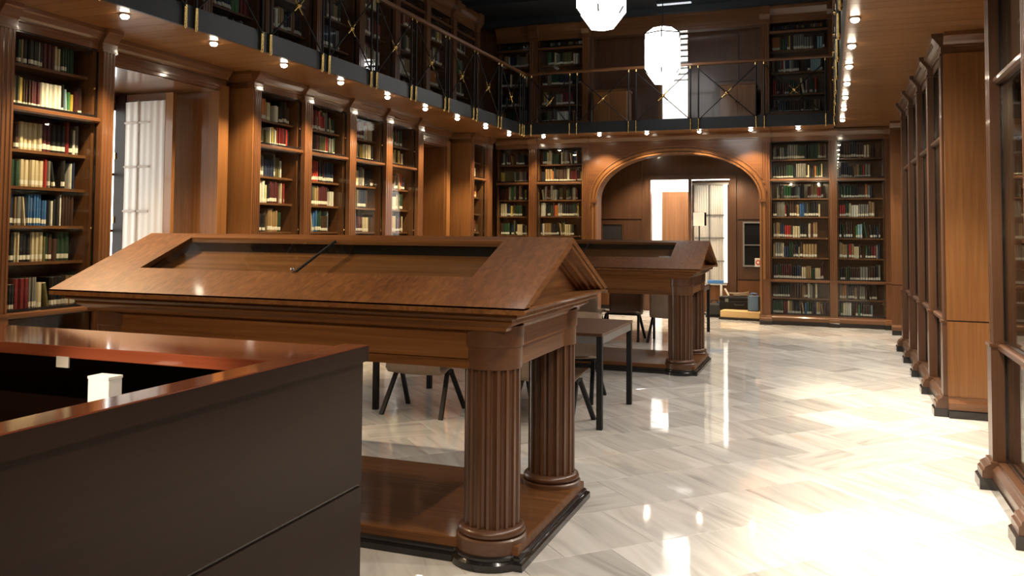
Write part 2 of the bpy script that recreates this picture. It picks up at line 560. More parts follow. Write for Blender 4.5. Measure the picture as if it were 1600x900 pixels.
CORN = [(-.1, 3.10), (-.02, 3.10), (-.02, 3.16), (0, 3.165), (0, 3.18), (.02, 3.20), (.045, 3.235), (.06, 3.245), (.06, ZS), (-.1, ZS)]
HEADER = [(-.08, 2.98), (0, 2.98), (0, 3.07), (.012, 3.075), (.012, 3.10), (-.08, 3.10)]
BASEM = [(-.06, .07), (.045, .07), (.045, .125), (.022, .15), (.012, .155), (.012, .17), (-.06, .17)]
KICK = [(-.06, 0), (.055, 0), (.055, .06), (.045, .07), (-.06, .07)]
for (y0, y1, nx, hz) in ((5.71, 7.37, -6.13, 3.04), (11.82, 13.31, -6.20, 3.0)):
    wall_moulding('cornice', CORN, 'y', y0, y1 + .12, OAK_Y, wl, base=nx)
    wall_moulding('door_header', [(o, z + (hz - 2.98)) if z < 3.05 else (o, z) for o, z in HEADER], 'y', y0, y1, OAK_Y, wl, base=nx)
    B(nx - .12, nx, y1, y1 + .14, .17, 3.10).obj('pilaster', HON_Z, wl)
    B(nx - .12, nx, y0 + .02, y0 + .14, .17, 3.10).obj('pilaster', HON_Z, wl)
    for ya in (y0, y1):
        wall_moulding('pilaster_base', BASEM, 'y', ya, ya + .16, OAK_Y, wl, base=nx)
        wall_moulding('skirting', KICK, 'y', ya, ya + .16, M_BLACK, wl, base=nx)


def return_panel(parent, x0, x1, y, zr, mat=HON_Z, z0=.17, z1=3.10):
    """cheek of a bank, facing -Y, split by a rail line"""
    B(x0, x1, y, y + .03, z0, zr - .006).obj('cheek_panel', mat, parent)
    B(x0, x1, y, y + .03, zr + .006, z1).obj('cheek_panel', mat, parent)
    B(x0, x1, y + .008, y + .03, zr - .006, zr + .006).obj('cheek_joint', M_DARKIN, parent)
    wall_moulding('cornice', CORN, 'x', x0 - .0, x1 + .0, OAK_X, parent, base=y)
    wall_moulding('cheek_base', BASEM, 'x', x0, x1, OAK_X, parent, base=y)
    wall_moulding('skirting', KICK, 'x', x0, x1, M_BLACK, parent, base=y)


return_panel(wl, -6.30, XL - .01, 7.64, .88)
return_panel(wl, -6.30, XL - .01, 13.68, .88)

# window in the niche, its frame and glass
win = MB()
for y0, y1 in ((5.98, 6.06), (7.265, 7.30)):
    win.box(-7.44, -7.36, y0, y1, .12, 2.92)
win.box(-7.44, -7.36, 6.06, 7.265, .12, .22).box(-7.44, -7.36, 6.06, 7.265, 2.84, 2.92)
for z in (.85, 1.5, 2.12):
    win.box(-7.42, -7.38, 6.06, 7.265, z, z + .03)
win = struct(win.obj('window_1', WAL_Z), 'tall window with a dark wood frame in the niche')
B(-7.402, -7.397, 6.06, 7.265, .22, 2.84).obj('pane', M_GLASS, win)

# open glazed leaf with a sheer curtain, folded against the reveal
leaf = struct(bpy.data.objects.new('door_1', None), 'open glazed casement leaf hung with a sheer white curtain')
C.objects.link(leaf); leaf.location = (-7.285, 7.15, 0)
B(-.05, .09, -.03, .02, .05, 3.0).obj('stile', wood('wenge', 'z'), leaf)
B(.64, .74, -.025, .02, .05, 3.0).obj('stile', HON_Z, leaf)
B(.09, .64, -.02, .02, .05, .55).obj('bottom_panel', WAL_Z, leaf)
B(.09, .64, -.02, .02, 2.93, 3.0).obj('top_rail', WAL_X, leaf)
for z in (1.25, 1.72, 2.2, 2.68):
    B(.09, .44, -.040, -.036, z, z + .02).obj('muntin', wood('taupe', 'x'), leaf)
B(.27, .284, -.040, -.036, .55, 2.93).obj('muntin', wood('taupe', 'z'), leaf)
B(.09, .64, -.009, -.005, .55, 2.93).obj('pane', M_GLASS, leaf)
MB().sphere((.70, -.045, 1.40), .016).tube((.70, -.04, 1.40), (.70, -.02, 1.40), .008).obj('knob', M_BRASS, leaf, smooth=60)
for z in (.9, 1.6, 2.3):
    MB().tube((-.03, -.035, z), (-.03, -.035, z + .07), .009).obj('hinge', M_BRASS, leaf, smooth=60)


def curtain(x0, x1, z0, z1, y, amp, folds, n=80):
    m = MB()
    for zi in (z0, z1):
        for i in range(n + 1):
            t = i / n
            m.v.append((x0 + (x1 - x0) * t, y + amp * math.sin(t * folds * 2 * PI) + amp * .4 * math.sin(t * folds * 5.1 + 1), zi))
    m.f = [(i, i + 1, n + 2 + i, n + 1 + i) for i in range(n)]
    m.m = [0] * n
    return m


curtain(.09, .64, .56, 2.92, -.028, .003, 6).obj('curtain', M_CURT, leaf, smooth=80)

# aisle wall
wr = MB()
wr.box(1.36, 2.3, YB, 5.95, 0, 5.6).box(1.75, 2.3, 5.95, 8.2, 0, 5.6).box(1.36, 2.3, 8.2, 12.3, 0, 5.6).box(1.75, 2.3, 12.3, 14.3, 0, 5.6).box(1.36, 2.3, 14.3, 16, 0, 5.6)
wr.box(1.36, 1.75, 5.95, 8.2, 3.0, 5.6).box(1.36, 1.75, 12.3, 14.3, 3.0, 5.6)
wr = struct(wr.obj('wall_right', OAK_Z), 'aisle wall panelled in warm brown wood')
return_panel(wr, XR + .02, 1.42, 8.06, .81)
return_panel(wr, XR - .02, 1.42, 14.2, .76, mat=wood('oak', 'z'))
for (y0, y1) in ((6.05, 8.05), (12.4, 14.2)):
    wall_moulding('cornice', CORN, 'y', y0, y1, OAK_Y, wr, flip=True, base=1.34)
    wall_moulding('skirting', KICK, 'y', y0, y1, M_BLACK, wr, flip=True, base=1.74)

# wall behind the camera
wb = struct(B(-7.9, 2.3, YB - .1, YB, 0, 5.6).obj('wall_back', OAK_Z), 'wood-panelled wall closing the hall opposite the arch')
for k in range(6):
    B(-5.6 + k * 1.1, -4.65 + k * 1.1, YB, YB + .02, .3, 3.1).obj('wall_panel', wood('case', 'z'), wb)

# arch wall with the arched opening (springing 2.10, crown 2.93)
AX, AA, AZ, AB = -2.52, 1.43, 2.10, .83


def arch_pts(off=0.0, n=36):
    p = []
    for i in range(n + 1):
        t = PI - PI * i / n
        c, s = math.cos(t), math.sin(t)
        e = 2 / 2.15
        p.append((AX + (AA + off) * math.copysign(abs(c) ** e, c), AZ + (AB + off) * abs(s) ** e))
    return p


we = MB()
ap = arch_pts()
y0, y1 = 14.96, 15.28
xl_, xr_ = -4.13, -1.05
full = [(xl_, 0)] + [(AX - AA, 0)] + ap + [(AX + AA, 0), (xr_, 0)]
top = 3.12
for i in range(len(ap) - 1):
    (xa, za), (xb, zb) = ap[i], ap[i + 1]
    we.add([(xa, y0, za), (xb, y0, zb), (xb, y0, top), (xa, y0, top), (xa, y1, za), (xb, y1, zb), (xb, y1, top), (xa, y1, top)],
           [(0, 1, 2, 3), (7, 6, 5, 4), (0, 4, 5, 1), (3, 2, 6, 7)])
we.box(xl_, AX - AA, y0, y1, 0, top).box(AX + AA, xr_, y0, y1, 0, top)
we.box(-6.4, xl_, 15.32, 15.5, 0, 5.6).box(xr_, 1.6, 15.32, 15.5, 0, 5.6)
we.box(-4.7, -.5, 15.02, 15.5, top, ZG)
we.box(-4.7, -.5, 15.3, 15.5, 5.2, 5.6)
we = struct(we.obj('wall_end', wood('oak', 'x')), 'arch wall in varnished brown wood with a wide arched opening')
for (o0, o1, yy) in ((0.0, .03, .035), (.045, .09, .022), (.12, .135, .010)):
    pa, pb = arch_pts(o0), arch_pts(o1)
    m = MB()
    for i in range(len(pa) - 1):
        q = [pa[i], pa[i + 1], pb[i + 1], pb[i]]
        m.add([(x, y0 - yy, z) for x, z in q] + [(x, y0 + .01, z) for x, z in q], [(0, 1, 2, 3), (0, 4, 5, 1), (1, 5, 6, 2), (2, 6, 7, 3), (3, 7, 4, 0)])
    m.obj('arch_moulding', HON_Z, we, smooth=30)
    if o0 < .1:
        for sgn in (-1, 1):
            xa, xb = AX + sgn * (AA + o0), AX + sgn * (AA + o1)
            B(xa, xb, y0 - yy, y0 + .01, .17, AZ).obj('jamb_moulding', HON_Z, we)
for sgn in (-1, 1):
    xa, xb = AX + sgn * (AA - .015), AX + sgn * (AA + .10)
    B(xa, xb, y0 - .05, y0 + .01, AZ - .03, AZ + .02).obj('impost', OAK_X, we)
    B(AX + sgn * (AA - .01), AX + sgn * (AA + .11), y0 - .06, y0 + .01, 0, .17).obj('jamb_base', OAK_X, we)
wall_moulding('cornice', CORN, 'x', -4.12, -1.06, OAK_X, we, base=y0)

# alcove behind the arch
al = MB()
al.box(-4.75, -4.65, 15.28, 16.7, 0, 3.2).box(-.55, -.45, 15.28, 16.7, 0, 3.2).box(-4.75, -.45, 15.5, 16.7, 3.1, 3.2)
al.box(-4.65, -3.30, 16.6, 16.7, 0, 3.1).box(-1.74, -.55, 16.6, 16.7, 0, 3.1).box(-3.30, -1.74, 16.6, 16.7, 2.57, 3.1)
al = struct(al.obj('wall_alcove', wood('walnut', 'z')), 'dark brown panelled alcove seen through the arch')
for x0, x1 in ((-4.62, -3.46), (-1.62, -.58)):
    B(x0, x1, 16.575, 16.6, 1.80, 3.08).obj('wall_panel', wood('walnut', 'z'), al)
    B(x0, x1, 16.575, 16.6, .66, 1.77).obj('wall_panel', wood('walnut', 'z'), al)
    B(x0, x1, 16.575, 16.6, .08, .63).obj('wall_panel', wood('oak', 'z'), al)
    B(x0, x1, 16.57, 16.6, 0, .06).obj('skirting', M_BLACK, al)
B(-3.40, -1.64, 16.56, 16.6, 2.57, 2.66).obj('door_head', WAL_X, al)
B(-3.40, -3.28, 16.55, 16.7, 0, 2.57).obj('door_jamb', WAL_Z, al)
B(-1.76, -1.64, 16.55, 16.7, 0, 2.57).obj('door_jamb', WAL_Z, al)
B(-2.545, -2.485, 16.56, 16.66, 0, 2.57).obj('door_mullion', WAL_Z, al)
# store room beyond
sr = MB()
sr.box(-4.4, -4.3, 16.7, 18.6, 0, 3.1).box(-1.2, -1.1, 16.7, 18.6, 0, 3.1).box(-4.4, -1.1, 18.5, 18.6, 0, 3.1).box(-4.4, -1.1, 16.7, 18.6, 3.1, 3.2)
sr = struct(sr.obj('wall_store', M_WHITE), 'bright white room beyond the alcove doorway')
d3 = struct(B(-3.40, -2.45, 18.44, 18.5, 0.01, 2.42).obj('door_3', wood('oak', 'z')), 'plain orange-brown wooden door in the bright room')
MB().tube((-3.3, 18.40, 1.05), (-3.17, 18.40, 1.05), .012).tube((-3.3, 18.40, 1.05), (-3.3, 18.45, 1.05), .012).obj('door_handle', M_CHROME, d3, smooth=60)
# curtained leaf
d2 = struct(bpy.data.objects.new('door_2', None), 'closed glazed door leaf covered by a long pale curtain')
C.objects.link(d2); d2.location = (-2.48, 16.60, 0)
B(0, .05, 0, .04, .01, 2.55).obj('stile', WAL_Z, d2)
B(.67, .72, 0, .04, .01, 2.55).obj('stile', WAL_Z, d2)
B(.05, .67, 0, .04, 2.50, 2.55).obj('top_rail', WAL_X, d2)
B(.05, .67, 0, .04, .01, .58).obj('bottom_panel', wood('oak', 'z'), d2)
for z in (.98, 1.42, 1.86):
    B(.05, .62, -.036, -.031, z, z + .028).obj('muntin', M_GREY, d2)
B(.325, .352, -.036, -.031, .58, 2.46).obj('muntin', M_GREY, d2)
B(.05, .67, .018, .022, .58, 2.5).obj('pane', M_GLASS, d2)
curtain(.04, .60, .56, 2.47, -.02, .007, 13).obj('curtain', M_CURT2, d2, smooth=80)
B(.02, .70, -.035, -.01, 2.46, 2.50).obj('curtain_rail', M_GREYP, d2)
B(.03, .66, -.030, -.012, .535, .565).obj('curtain_weight_bar', M_GREYP, d2)

# upper end recess (above the arch), its doorway and the bright room behind
ue = MB()
ue.box(-4.15, -2.90, 15.7, 15.8, ZG, 5.5).box(-2.42, -1.0, 15.7, 15.8, ZG, 5.5).box(-2.90, -2.42, 15.7, 15.8, 5.28, 5.5)
ue.box(-4.25, -4.15, 15.1, 15.8, ZG, 5.5).box(-1.05, -.95, 15.1, 15.8, ZG, 5.5)
ue.box(-6.5, 1.6, 15.0, 17.7, ZG - .14, ZG)
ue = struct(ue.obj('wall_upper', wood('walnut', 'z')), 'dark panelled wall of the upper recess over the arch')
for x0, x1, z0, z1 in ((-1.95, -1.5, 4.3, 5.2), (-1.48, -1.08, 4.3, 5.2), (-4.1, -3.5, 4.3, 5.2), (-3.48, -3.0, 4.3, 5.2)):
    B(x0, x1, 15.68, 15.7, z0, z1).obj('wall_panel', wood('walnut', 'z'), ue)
ur = MB()
ur.box(-3.4, -3.3, 15.8, 17.6, ZG, 5.5).box(-1.6, -1.5, 15.8, 17.6, ZG, 5.5).box(-3.4, -1.5, 17.5, 17.6, ZG, 5.5).box(-3.4, -1.5, 15.8, 17.6, 5.5, 5.55)
ur = struct(ur.obj('wall_upper_room', M_WHITE), 'bright white room behind the upper doorway')
ul = struct(bpy.data.objects.new('window_2', None), 'upper doorway with white louvre blades over its upper half')
C.objects.link(ul); ul.location = (-2.90, 15.72, 0)
for z in (4.36, 4.47, 4.58, 4.69, 4.80, 4.91, 5.02, 5.13, 5.22):
    MB().add([(0.0, 0, z), (.48, 0, z), (.48, .05, z + .045), (0.0, .05, z + .045), (0.0, .006, z - .004), (.48, .006, z - .004), (.48, .056, z + .041), (0.0, .056, z + .041)],
             [(0, 1, 2, 3), (7, 6, 5, 4), (0, 4, 5, 1), (1, 5, 6, 2), (2, 6, 7, 3), (3, 7, 4, 0)]).obj('louvre_blade', M_SLATE, ul)
B(-.06, 0, -.03, .07, ZG, 5.28).obj('door_jamb', wood('honey', 'z'), ul)
B(.48, .52, -.03, .07, ZG, 5.28).obj('door_jamb', WAL_Z, ul)

# ceiling and its beams
ce = struct(B(-7.9, 2.3, YB - .1, 15.9, 5.52, 5.62).obj('ceiling', M_CEIL), 'dark slate-blue ceiling high above the gallery')
for k in range(12):
    B(-6.2, 1.4, YB + .5 + k * 1.5, YB + .62 + k * 1.5, 5.42, 5.52).obj('ceiling_beam', M_CEIL, ce)

# ------------------------------------------------------------------ gallery: soffits of boards, slab and fascias
pl_me = None


def soffit(name, label, x0, x1, ya, yb, along):
    s = struct(bpy.data.objects.new(name, None), label); C.objects.link(s)
    s.location = (x0, ya, ZS)
    if along == 'x':
        m = B(0, x1 - x0, 0.002, .198, 0, .018)
        n = int((yb - ya) / .2)
        mat = wood('honey', 'x')
    else:
        m = B(0.002, .198, 0, yb - ya, 0, .018)
        n = int((x1 - x0) / .2)
        mat = wood('honey', 'y')
    first = m.obj('soffit_board', mat, s)
    for k in range(1, n):
        link_copy(first, 'soffit_board', s, (0, .2 * k, 0) if along == 'x' else (.2 * k, 0, 0))
    return s


soffit('trim_1', 'varnished board soffit under the gallery along the window wall', -6.25, FXL - .02, YB, 15.0, 'x')
soffit('trim_2', 'varnished board soffit under the gallery along the aisle wall', FXR + .02, 1.37, YB, 15.0, 'x')
soffit('trim_3', 'varnished board soffit under the gallery across the arch wall', FXL, FXR, FY + .02, 15.0, 'y')
soffit('trim_8', 'varnished board soffit added out of view across the entrance end of the hall', FXL, FXR, YB, -.6, 'y')  # unseen, added to carry the extra entrance spotlights
gs = MB()
gs.box(-6.34, FXL - .02, YB, 15.0, ZS + .02, ZG).box(FXR + .02, 1.37, YB, 15.0, ZS + .02, ZG).box(FXL - .02, FXR + .02, FY + .02, 15.0, ZS + .02, ZG)
struct(gs.obj('trim_4', M_DARKIN), 'gallery floor slab running round three sides of the hall')
f1 = struct(B(FXL - .03, FXL, YB, FY + .03, ZS - .015, ZG + .035).obj('trim_5', M_SLATE), 'slate-grey steel edge beam of the window-side gallery')
f2 = struct(B(FXR, FXR + .03, YB, FY + .03, ZS - .015, ZG + .035).obj('trim_6', M_SLATE), 'slate-grey steel edge beam of the aisle-side gallery')
f3 = struct(B(FXL, FXR, FY, FY + .03, ZS - .015, ZG + .035).obj('trim_7', M_SLATE), 'slate-grey steel edge beam of the gallery before the arch wall')


# ------------------------------------------------------------------ bookcases
def flute_poly(w, d=.12, n=3):
    """cross-section of a fluted pilaster, x 0..w, front y=0"""
    p = [(0, d), (0, 0)]
    fw = w * .16
    gap = (w - n * fw) / (n + 1)
    x = gap
    for k in range(n):
        p += [(x, 0), (x + fw * .25, .007), (x + fw * .75, .007), (x + fw, 0)]
        x += fw + gap
    return p + [(w, 0), (w, d)]


PIL = {}
TONE = ['oak']


def pilaster(parent, x, w, z0, z1, zr, zi):
    key = (round(w, 3), z0, z1, zr, zi, TONE[0])
    OAK_X, OAK_Z = wood(TONE[0], 'x'), wood(TONE[0], 'z')
    if key not in PIL:
        m = MB()
        m.prism(flute_poly(w), 'z', z0 + .17, zi - .02)
        if zr:
            m.box(-.004, w + .004, -.014, .1, z0 + .17, zr - .02)
            m.box(-.010, w + .010, -.022, .1, zr - .02, zr)
        base = MB().prism([(a, b + z0) for a, b in [(.1, .07), (-.075, .07), (-.075, .11), (-.062, .12), (-.062, .135), (-.04, .15), (-.028, .155), (-.028, .17), (.1, .17)]], 'x', -.025, w + .025)
        kick = MB().prism([(.1, z0), (-.09, z0), (-.09, z0 + .06), (-.075, z0 + .07), (.1, z0 + .07)], 'x', -.03, w + .03)
        cap = MB().prism([(.1, zi - .02), (-.008, zi - .02), (-.008, zi), (.0, zi + .004), (.0, zi + .06), (-.010, zi + .066), (-.014, zi + .08), (-.034, zi + .105), (-.058, zi + .138), (-.070, zi + .146), (-.070, z1), (.1, z1)], 'x', -.018, w + .018)
        PIL[key] = [m.mesh('pilaster', OAK_Z), base.mesh('pilaster_base', OAK_X), kick.mesh('skirting', M_BLACK), cap.mesh('capital', OAK_X)]
    a = None
    for i, me in enumerate(PIL[key]):
        o = bpy.data.objects.new(me.name.split('.')[0], me); C.objects.link(o)
        if i == 0:
            o.parent = parent; o.location = (x, 0, 0); a = o
        else:
            o.parent = a


SH = {}


def shared(key, fn, name, mat, parent, loc=None, **kw):
    key = (key, TONE[0])
    """one mesh for alike parts"""
    if key not in SH:
        SH[key] = fn().obj(name, mat, parent, **kw)
        o = SH[key]
    else:
        o = link_copy(SH[key], name, parent)
    if loc is not None:
        o.location = loc
    return o


ROWS = []          # every shelf row: (matrix, x0, x1, z, height, tag)


def bookcase(label, loc, rz, W, pl=.13, pr=0.0, z0=0.0, z1=ZS, zi=3.10, rails=(.88, 2.50), shelves=(), group=None, code=None, depth=.42, inner_mat=None):
    """W = clear width between pilasters; local x along the bank, front faces -y; pl / pr = pilaster widths at its two sides"""
    t = thing('bookcase', label, 'bookcase', loc, rz, group)
    k = (round(W, 3), round(depth, 2), z0, z1, zi, rails, tuple(shelves))
    OAK_X, OAK_Z = wood(TONE[0], 'x'), wood(TONE[0], 'z')
    sd = OAK_Z
    shared(('side', depth, z0, zi), lambda: B(0, .022, .10, depth, z0 + .17, zi), 'side_panel', sd, t, (0, 0, 0))
    shared(('side', depth, z0, zi), None, 'side_panel', sd, t, (W - .022, 0, 0))
    shared(('back', k), lambda: B(0, W, depth, depth + .015, z0, zi), 'back_panel', wood('walnut', 'z'), t)
    shared(('plinth', W, z0), lambda: MB().prism([(a, b + z0) for a, b in [(.12, .07), (-.02, .07), (-.02, .125), (.0, .145), (.012, .15), (.012, .17), (.12, .17)]], 'x', -.02, W + .02), 'plinth', OAK_X, t)
    shared(('kick', W, z0), lambda: B(-.02, W + .02, -.03, .12, z0, z0 + .07), 'skirting', M_BLACK, t)
    shared(('floor', k), lambda: B(.02, W - .02, .10, depth, z0 + .15, z0 + .17), 'bottom_board', OAK_X, t)
    shared(('corn', W, z1, zi), lambda: MB().prism(cornice_profile(.03, zi, z1), 'x', -.02, W + .02), 'cornice', OAK_X, t)
    shared(('topb', k), lambda: B(.0, W, .10, depth + .01, zi, zi + .02), 'top_board', OAK_X, t)
    if pl:
        pilaster(t, -pl, pl, z0, z1, rails[0] if z0 == 0 else None, zi)
    if pr:
        pilaster(t, W, pr, z0, z1, rails[0] if z0 == 0 else None, zi)
    zs = [z0 + .17] + list(rails) + [zi]
    for r in rails:
        shared(('rail', W), lambda: MB().prism([(.15, -.045), (.035, -.045), (.022, -.03), (.022, -.008), (.035, 0), (.15, 0)], 'x', 0, W), 'rail', OAK_X, t, (0, 0, r))
    for a, b in zip(zs[:-1], zs[1:]):
        a2 = a + .003
        b2 = b - (.048 if b != zi else .004)
        hgt = round(b2 - a2, 4)
        d = shared(('door', W, hgt), lambda: MB().box(.004, W - .004, .056, .072, 0, .022).box(.004, W - .004, .056, .072, hgt - .010, hgt).box(.004, .012, .056, .072, .022, hgt - .01).box(W - .012, W - .004, .056, .072, .022, hgt - .01), 'door', M_BLACK, t, (0, 0, a2))
        shared(('pane', W, hgt), lambda: B(.006, W - .006, .062, .066, .004, hgt - .004), 'pane', M_GLASS, d)
        if z0 == 0:
            shared('knob', lambda: MB().sphere((0, .046, 0), .010, 8).tube((0, .046, 0), (0, .06, 0), .005, 6), 'knob', M_BRASS, d, (W - .05, 0, hgt * .42), smooth=60)
    lev = [(z0 + .17, 0)]
    for r in rails:
        lev.append((r, 0))
    for s in shelves:
        lev.append((s, 1)); 
        shared(('shelf', W, depth), lambda: B(.022, W - .022, .155, depth, -.024, 0), 'shelf', OAK_X, t, (0, 0, s))
    for r in rails:
        shared(('railshelf', W, depth), lambda: B(.022, W - .022, .15, depth, -.024, 0), 'shelf', OAK_X, t, (0, 0, r))
    lev = sorted(z for z, _ in lev)
    mw = Matrix.Translation(loc) @ Matrix.Rotation(rz, 4, 'Z')
    for i, z in enumerate(lev):
        nz = lev[i + 1] - .03 if i + 1 < len(lev) else zi
        ROWS.append(dict(m=mw, x0=.03, x1=W - .03, z=z, h=nz - z, code=code, row=len(lev) - i, rz=rz, d=depth))
    return t


HL = PI / 2          # faces +X (window wall)
HR = -PI / 2         # faces -X (aisle wall)
SA = (.42, 1.267, 1.561, 1.877, 2.173, 2.862)
GA = 'bookcases along the window wall'
bookcase('built-in bookcase beside the tall window, on the entrance side of it', (XL, 4.73, 0), HL, .855, .13, .125, shelves=SA, code='A', group=GA)
bookcase('built-in bookcase one bay before the one beside the tall window', (XL, 3.62, 0), HL, .98, .13, 0, shelves=SA, code='X', group=GA)
SB = (.40, 1.22, 1.516, 1.849, 2.154, 2.80)
names = ['first built-in bookcase past the tall window', 'second built-in bookcase past the tall window', 'third built-in bookcase past the tall window', 'fourth built-in bookcase past the tall window, before the blank panelled recess']
for k, (a, b) in enumerate(((7.775, 8.62), (8.77, 9.645), (9.805, 10.625), (10.805, 11.63))):
    bookcase(names[k], (XL, a, 0), HL, round(b - a, 3), (.115, .15, .16, .18)[k], .17 if k == 3 else 0, shelves=SB, code='B%d' % k, group=GA)
bookcase('narrow built-in bookcase in the corner by the arch wall, window side', (XL, 13.82, 0), HL, .63, .12, .24, shelves=SB, code='C', group=GA)
SE = (.45, 1.13, 1.465, 1.82, 2.13, 2.80)
GE = 'bookcases flanking the arch'
bookcase('built-in bookcase in the corner of the arch wall, window side', (-5.94, YE, 0), 0, .67, 0, 0, rails=(.76, 2.46), shelves=SE, code='D', group=GE)
bookcase('built-in bookcase next to the arch on its window side', (-5.12, YE, 0), 0, .885, .15, .11, rails=(.76, 2.46), shelves=SE, code='E', group=GE)
bookcase('built-in bookcase next to the arch on its aisle side', (-.925, YE, 0), 0, .95, .135, .11, rails=(.76, 2.46), shelves=SE, code='F', group=GE)
bookcase('built-in bookcase in the corner of the arch wall, aisle side', (.135, YE, 0), 0, .735, 0, .10, rails=(.76, 2.46), shelves=SE, code='G', group=GE)
GR = 'bookcases along the aisle wall'
TONE[0] = 'walnut'  # presumed the same wood; dark look of the aisle fronts put into its tone
nm = ['built-in bookcase on the aisle wall with the orange cheek panel, first of four', 'second bookcase of the aisle bank, beyond the orange cheek panel', 'third bookcase of the aisle bank, beyond the orange cheek panel', 'fourth bookcase of the aisle bank, last before the far recess']
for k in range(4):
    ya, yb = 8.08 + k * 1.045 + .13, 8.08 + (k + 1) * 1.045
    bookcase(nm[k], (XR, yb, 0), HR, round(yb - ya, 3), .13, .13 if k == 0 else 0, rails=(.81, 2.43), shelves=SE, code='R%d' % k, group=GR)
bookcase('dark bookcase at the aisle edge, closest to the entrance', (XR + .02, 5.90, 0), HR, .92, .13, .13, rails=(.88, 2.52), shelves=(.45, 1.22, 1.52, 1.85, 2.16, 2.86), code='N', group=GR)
# upper tier
TONE[0] = 'oak'
GU = 'upper gallery bookcases'
SU = (3.92, 4.30, 4.68)
for k in range(9):
    y = 4.85 + k * 1.012
    bookcase('dark upper bookcase on the gallery above the window wall, %s from the arch wall' % ORD[8 - k], (XL, y + .07, ZG - ZG), HL, .875, .137, .14 if k == 8 else 0, z0=ZG, z1=5.45, zi=5.14, rails=(5.0,), shelves=SU, code='U', group=GU, depth=.36)
bookcase('dark upper bookcase on the gallery in the corner of the arch wall', (-5.94, YE, 0), 0, .67, 0, 0, z0=ZG, z1=5.45, zi=5.14, rails=(5.0,), shelves=SU, code='U', group=GU, depth=.33)
bookcase('dark upper bookcase above the arch wall, behind the gallery rail, window side', (-5.12, YE, 0), 0, .885, .15, .11, z0=ZG, z1=5.45, zi=5.14, rails=(5.0,), shelves=SU, code='U', group=GU, depth=.33)
bookcase('dark upper bookcase above the arch wall, aisle side of the recess', (-.925, YE, 0), 0, .95, .135, .11, z0=ZG, z1=5.45, zi=5.14, rails=(5.0,), shelves=SU, code='U', group=GU, depth=.33)

# ------------------------------------------------------------------ books
PAL = [('dark green', (.018, .050, .026)), ('dark brown', (.055, .026, .016)), ('black', (.012, .012, .013)), ('navy', (.016, .026, .060)), ('dark red', (.16, .014, .014)),
       ('maroon', (.075, .014, .018)), ('red', (.38, .030, .022)), ('cream', (.56, .47, .30)), ('white', (.68, .66, .58)), ('yellow', (.62, .46, .08)), ('tan', (.30, .19, .09)),
       ('grey', (.20, .19, .17)), ('blue', (.035, .12, .30)), ('green', (.06, .20, .07)), ('orange', (.50, .15, .03)), ('olive', (.12, .11, .04)), ('pale blue', (.25, .38, .45))]
WT_DARK = [8, 12, 12, 5, 3, 4, 1, 6, 2, 1, 8, 8, 1, 1, 1, 6, 1]
WT_MIX = [6, 8, 11, 4, 4, 4, 3, 11, 7, 4, 8, 6, 3, 2, 3, 4, 1]


def book_geo(label=True):
    """unit book: width 1 (x), depth 1 (y, spine at y=0), height 1 (z)"""
    m = MB()
    sec = [(-.5, 1), (-.5, .10), (-.28, .0), (.28, .0), (.5, .10), (.5, 1)]
    zl = [0, .08, .24, 1] if label else [0, 1]
    n = 6
    for z in zl:
        m.v += [(x, y, z) for x, y in sec]
    for i in range(len(zl) - 1):
        for k in range(n):
            mi = 1 if (label and i == 1 and k in (1, 2, 3)) else (2 if k == 5 else 0)
            m.f.append((i * n + k, i * n + (k + 1) % n, (i + 1) * n + (k + 1) % n, (i + 1) * n + k)); m.m.append(mi)
    t = (len(zl) - 1) * n
    m.f.append(tuple(range(t, t + n))); m.m.append(2)
    m.f.append(tuple(range(n))[::-1]); m.m.append(2)
    return m


def fill(row, rng):
    """books of one row as dicts (local x centre, thickness, depth, height, tilt, colour)"""
    out = []
    x = row['x0'] + rng.uniform(0, .02)
    end = row['x1'] - rng.choice((0.02, .02, .06, .10, .16))
    wts = WT_MIX if (row['code'] in ('A', 'B0', 'B1', 'B2', 'B3', 'C', 'E') and row['z'] > 1.0) else WT_DARK
    hm = row['h'] - .025
    while x < end - .02:
        run = rng.choice((1, 1, 1, 1, 2, 2, 3, 5))
        ci = rng.choices(range(len(PAL)), wts)[0]
        th = rng.uniform(.018, .045)
        hh = min(hm, rng.uniform(.185, .275))
        dp = rng.uniform(.14, .18)
        lab = rng.random() < .75
        if rng.random() < .05:
            x += rng.uniform(.03, .07)
        for _ in range(run):
            t2 = th * rng.uniform(.9, 1.1) if run < 3 else th
            if x + t2 > end:
                break
            tilt = 0.0
            if run == 1 and rng.random() < .10 and x + t2 + .05 < end:
                tilt = rng.uniform(.06, .20)
            h2 = hh if run >= 3 else min(hm, hh * rng.uniform(.94, 1.05))
            if tilt:
                h2 = min(h2, hm * .9)
            col = PAL[ci][1]
            j = rng.uniform(.8, 1.2)
            out.append(dict(x=x + t2 / 2 + (h2 * math.sin(tilt) if tilt else 0), t=t2, d=dp, h=h2, tilt=-tilt, c=tuple(c * j for c in col), cn=PAL[ci][0], lab=lab))
            x += t2 + .0015 + (h2 * math.sin(tilt) + t2 * .03 if tilt else 0)
    return out


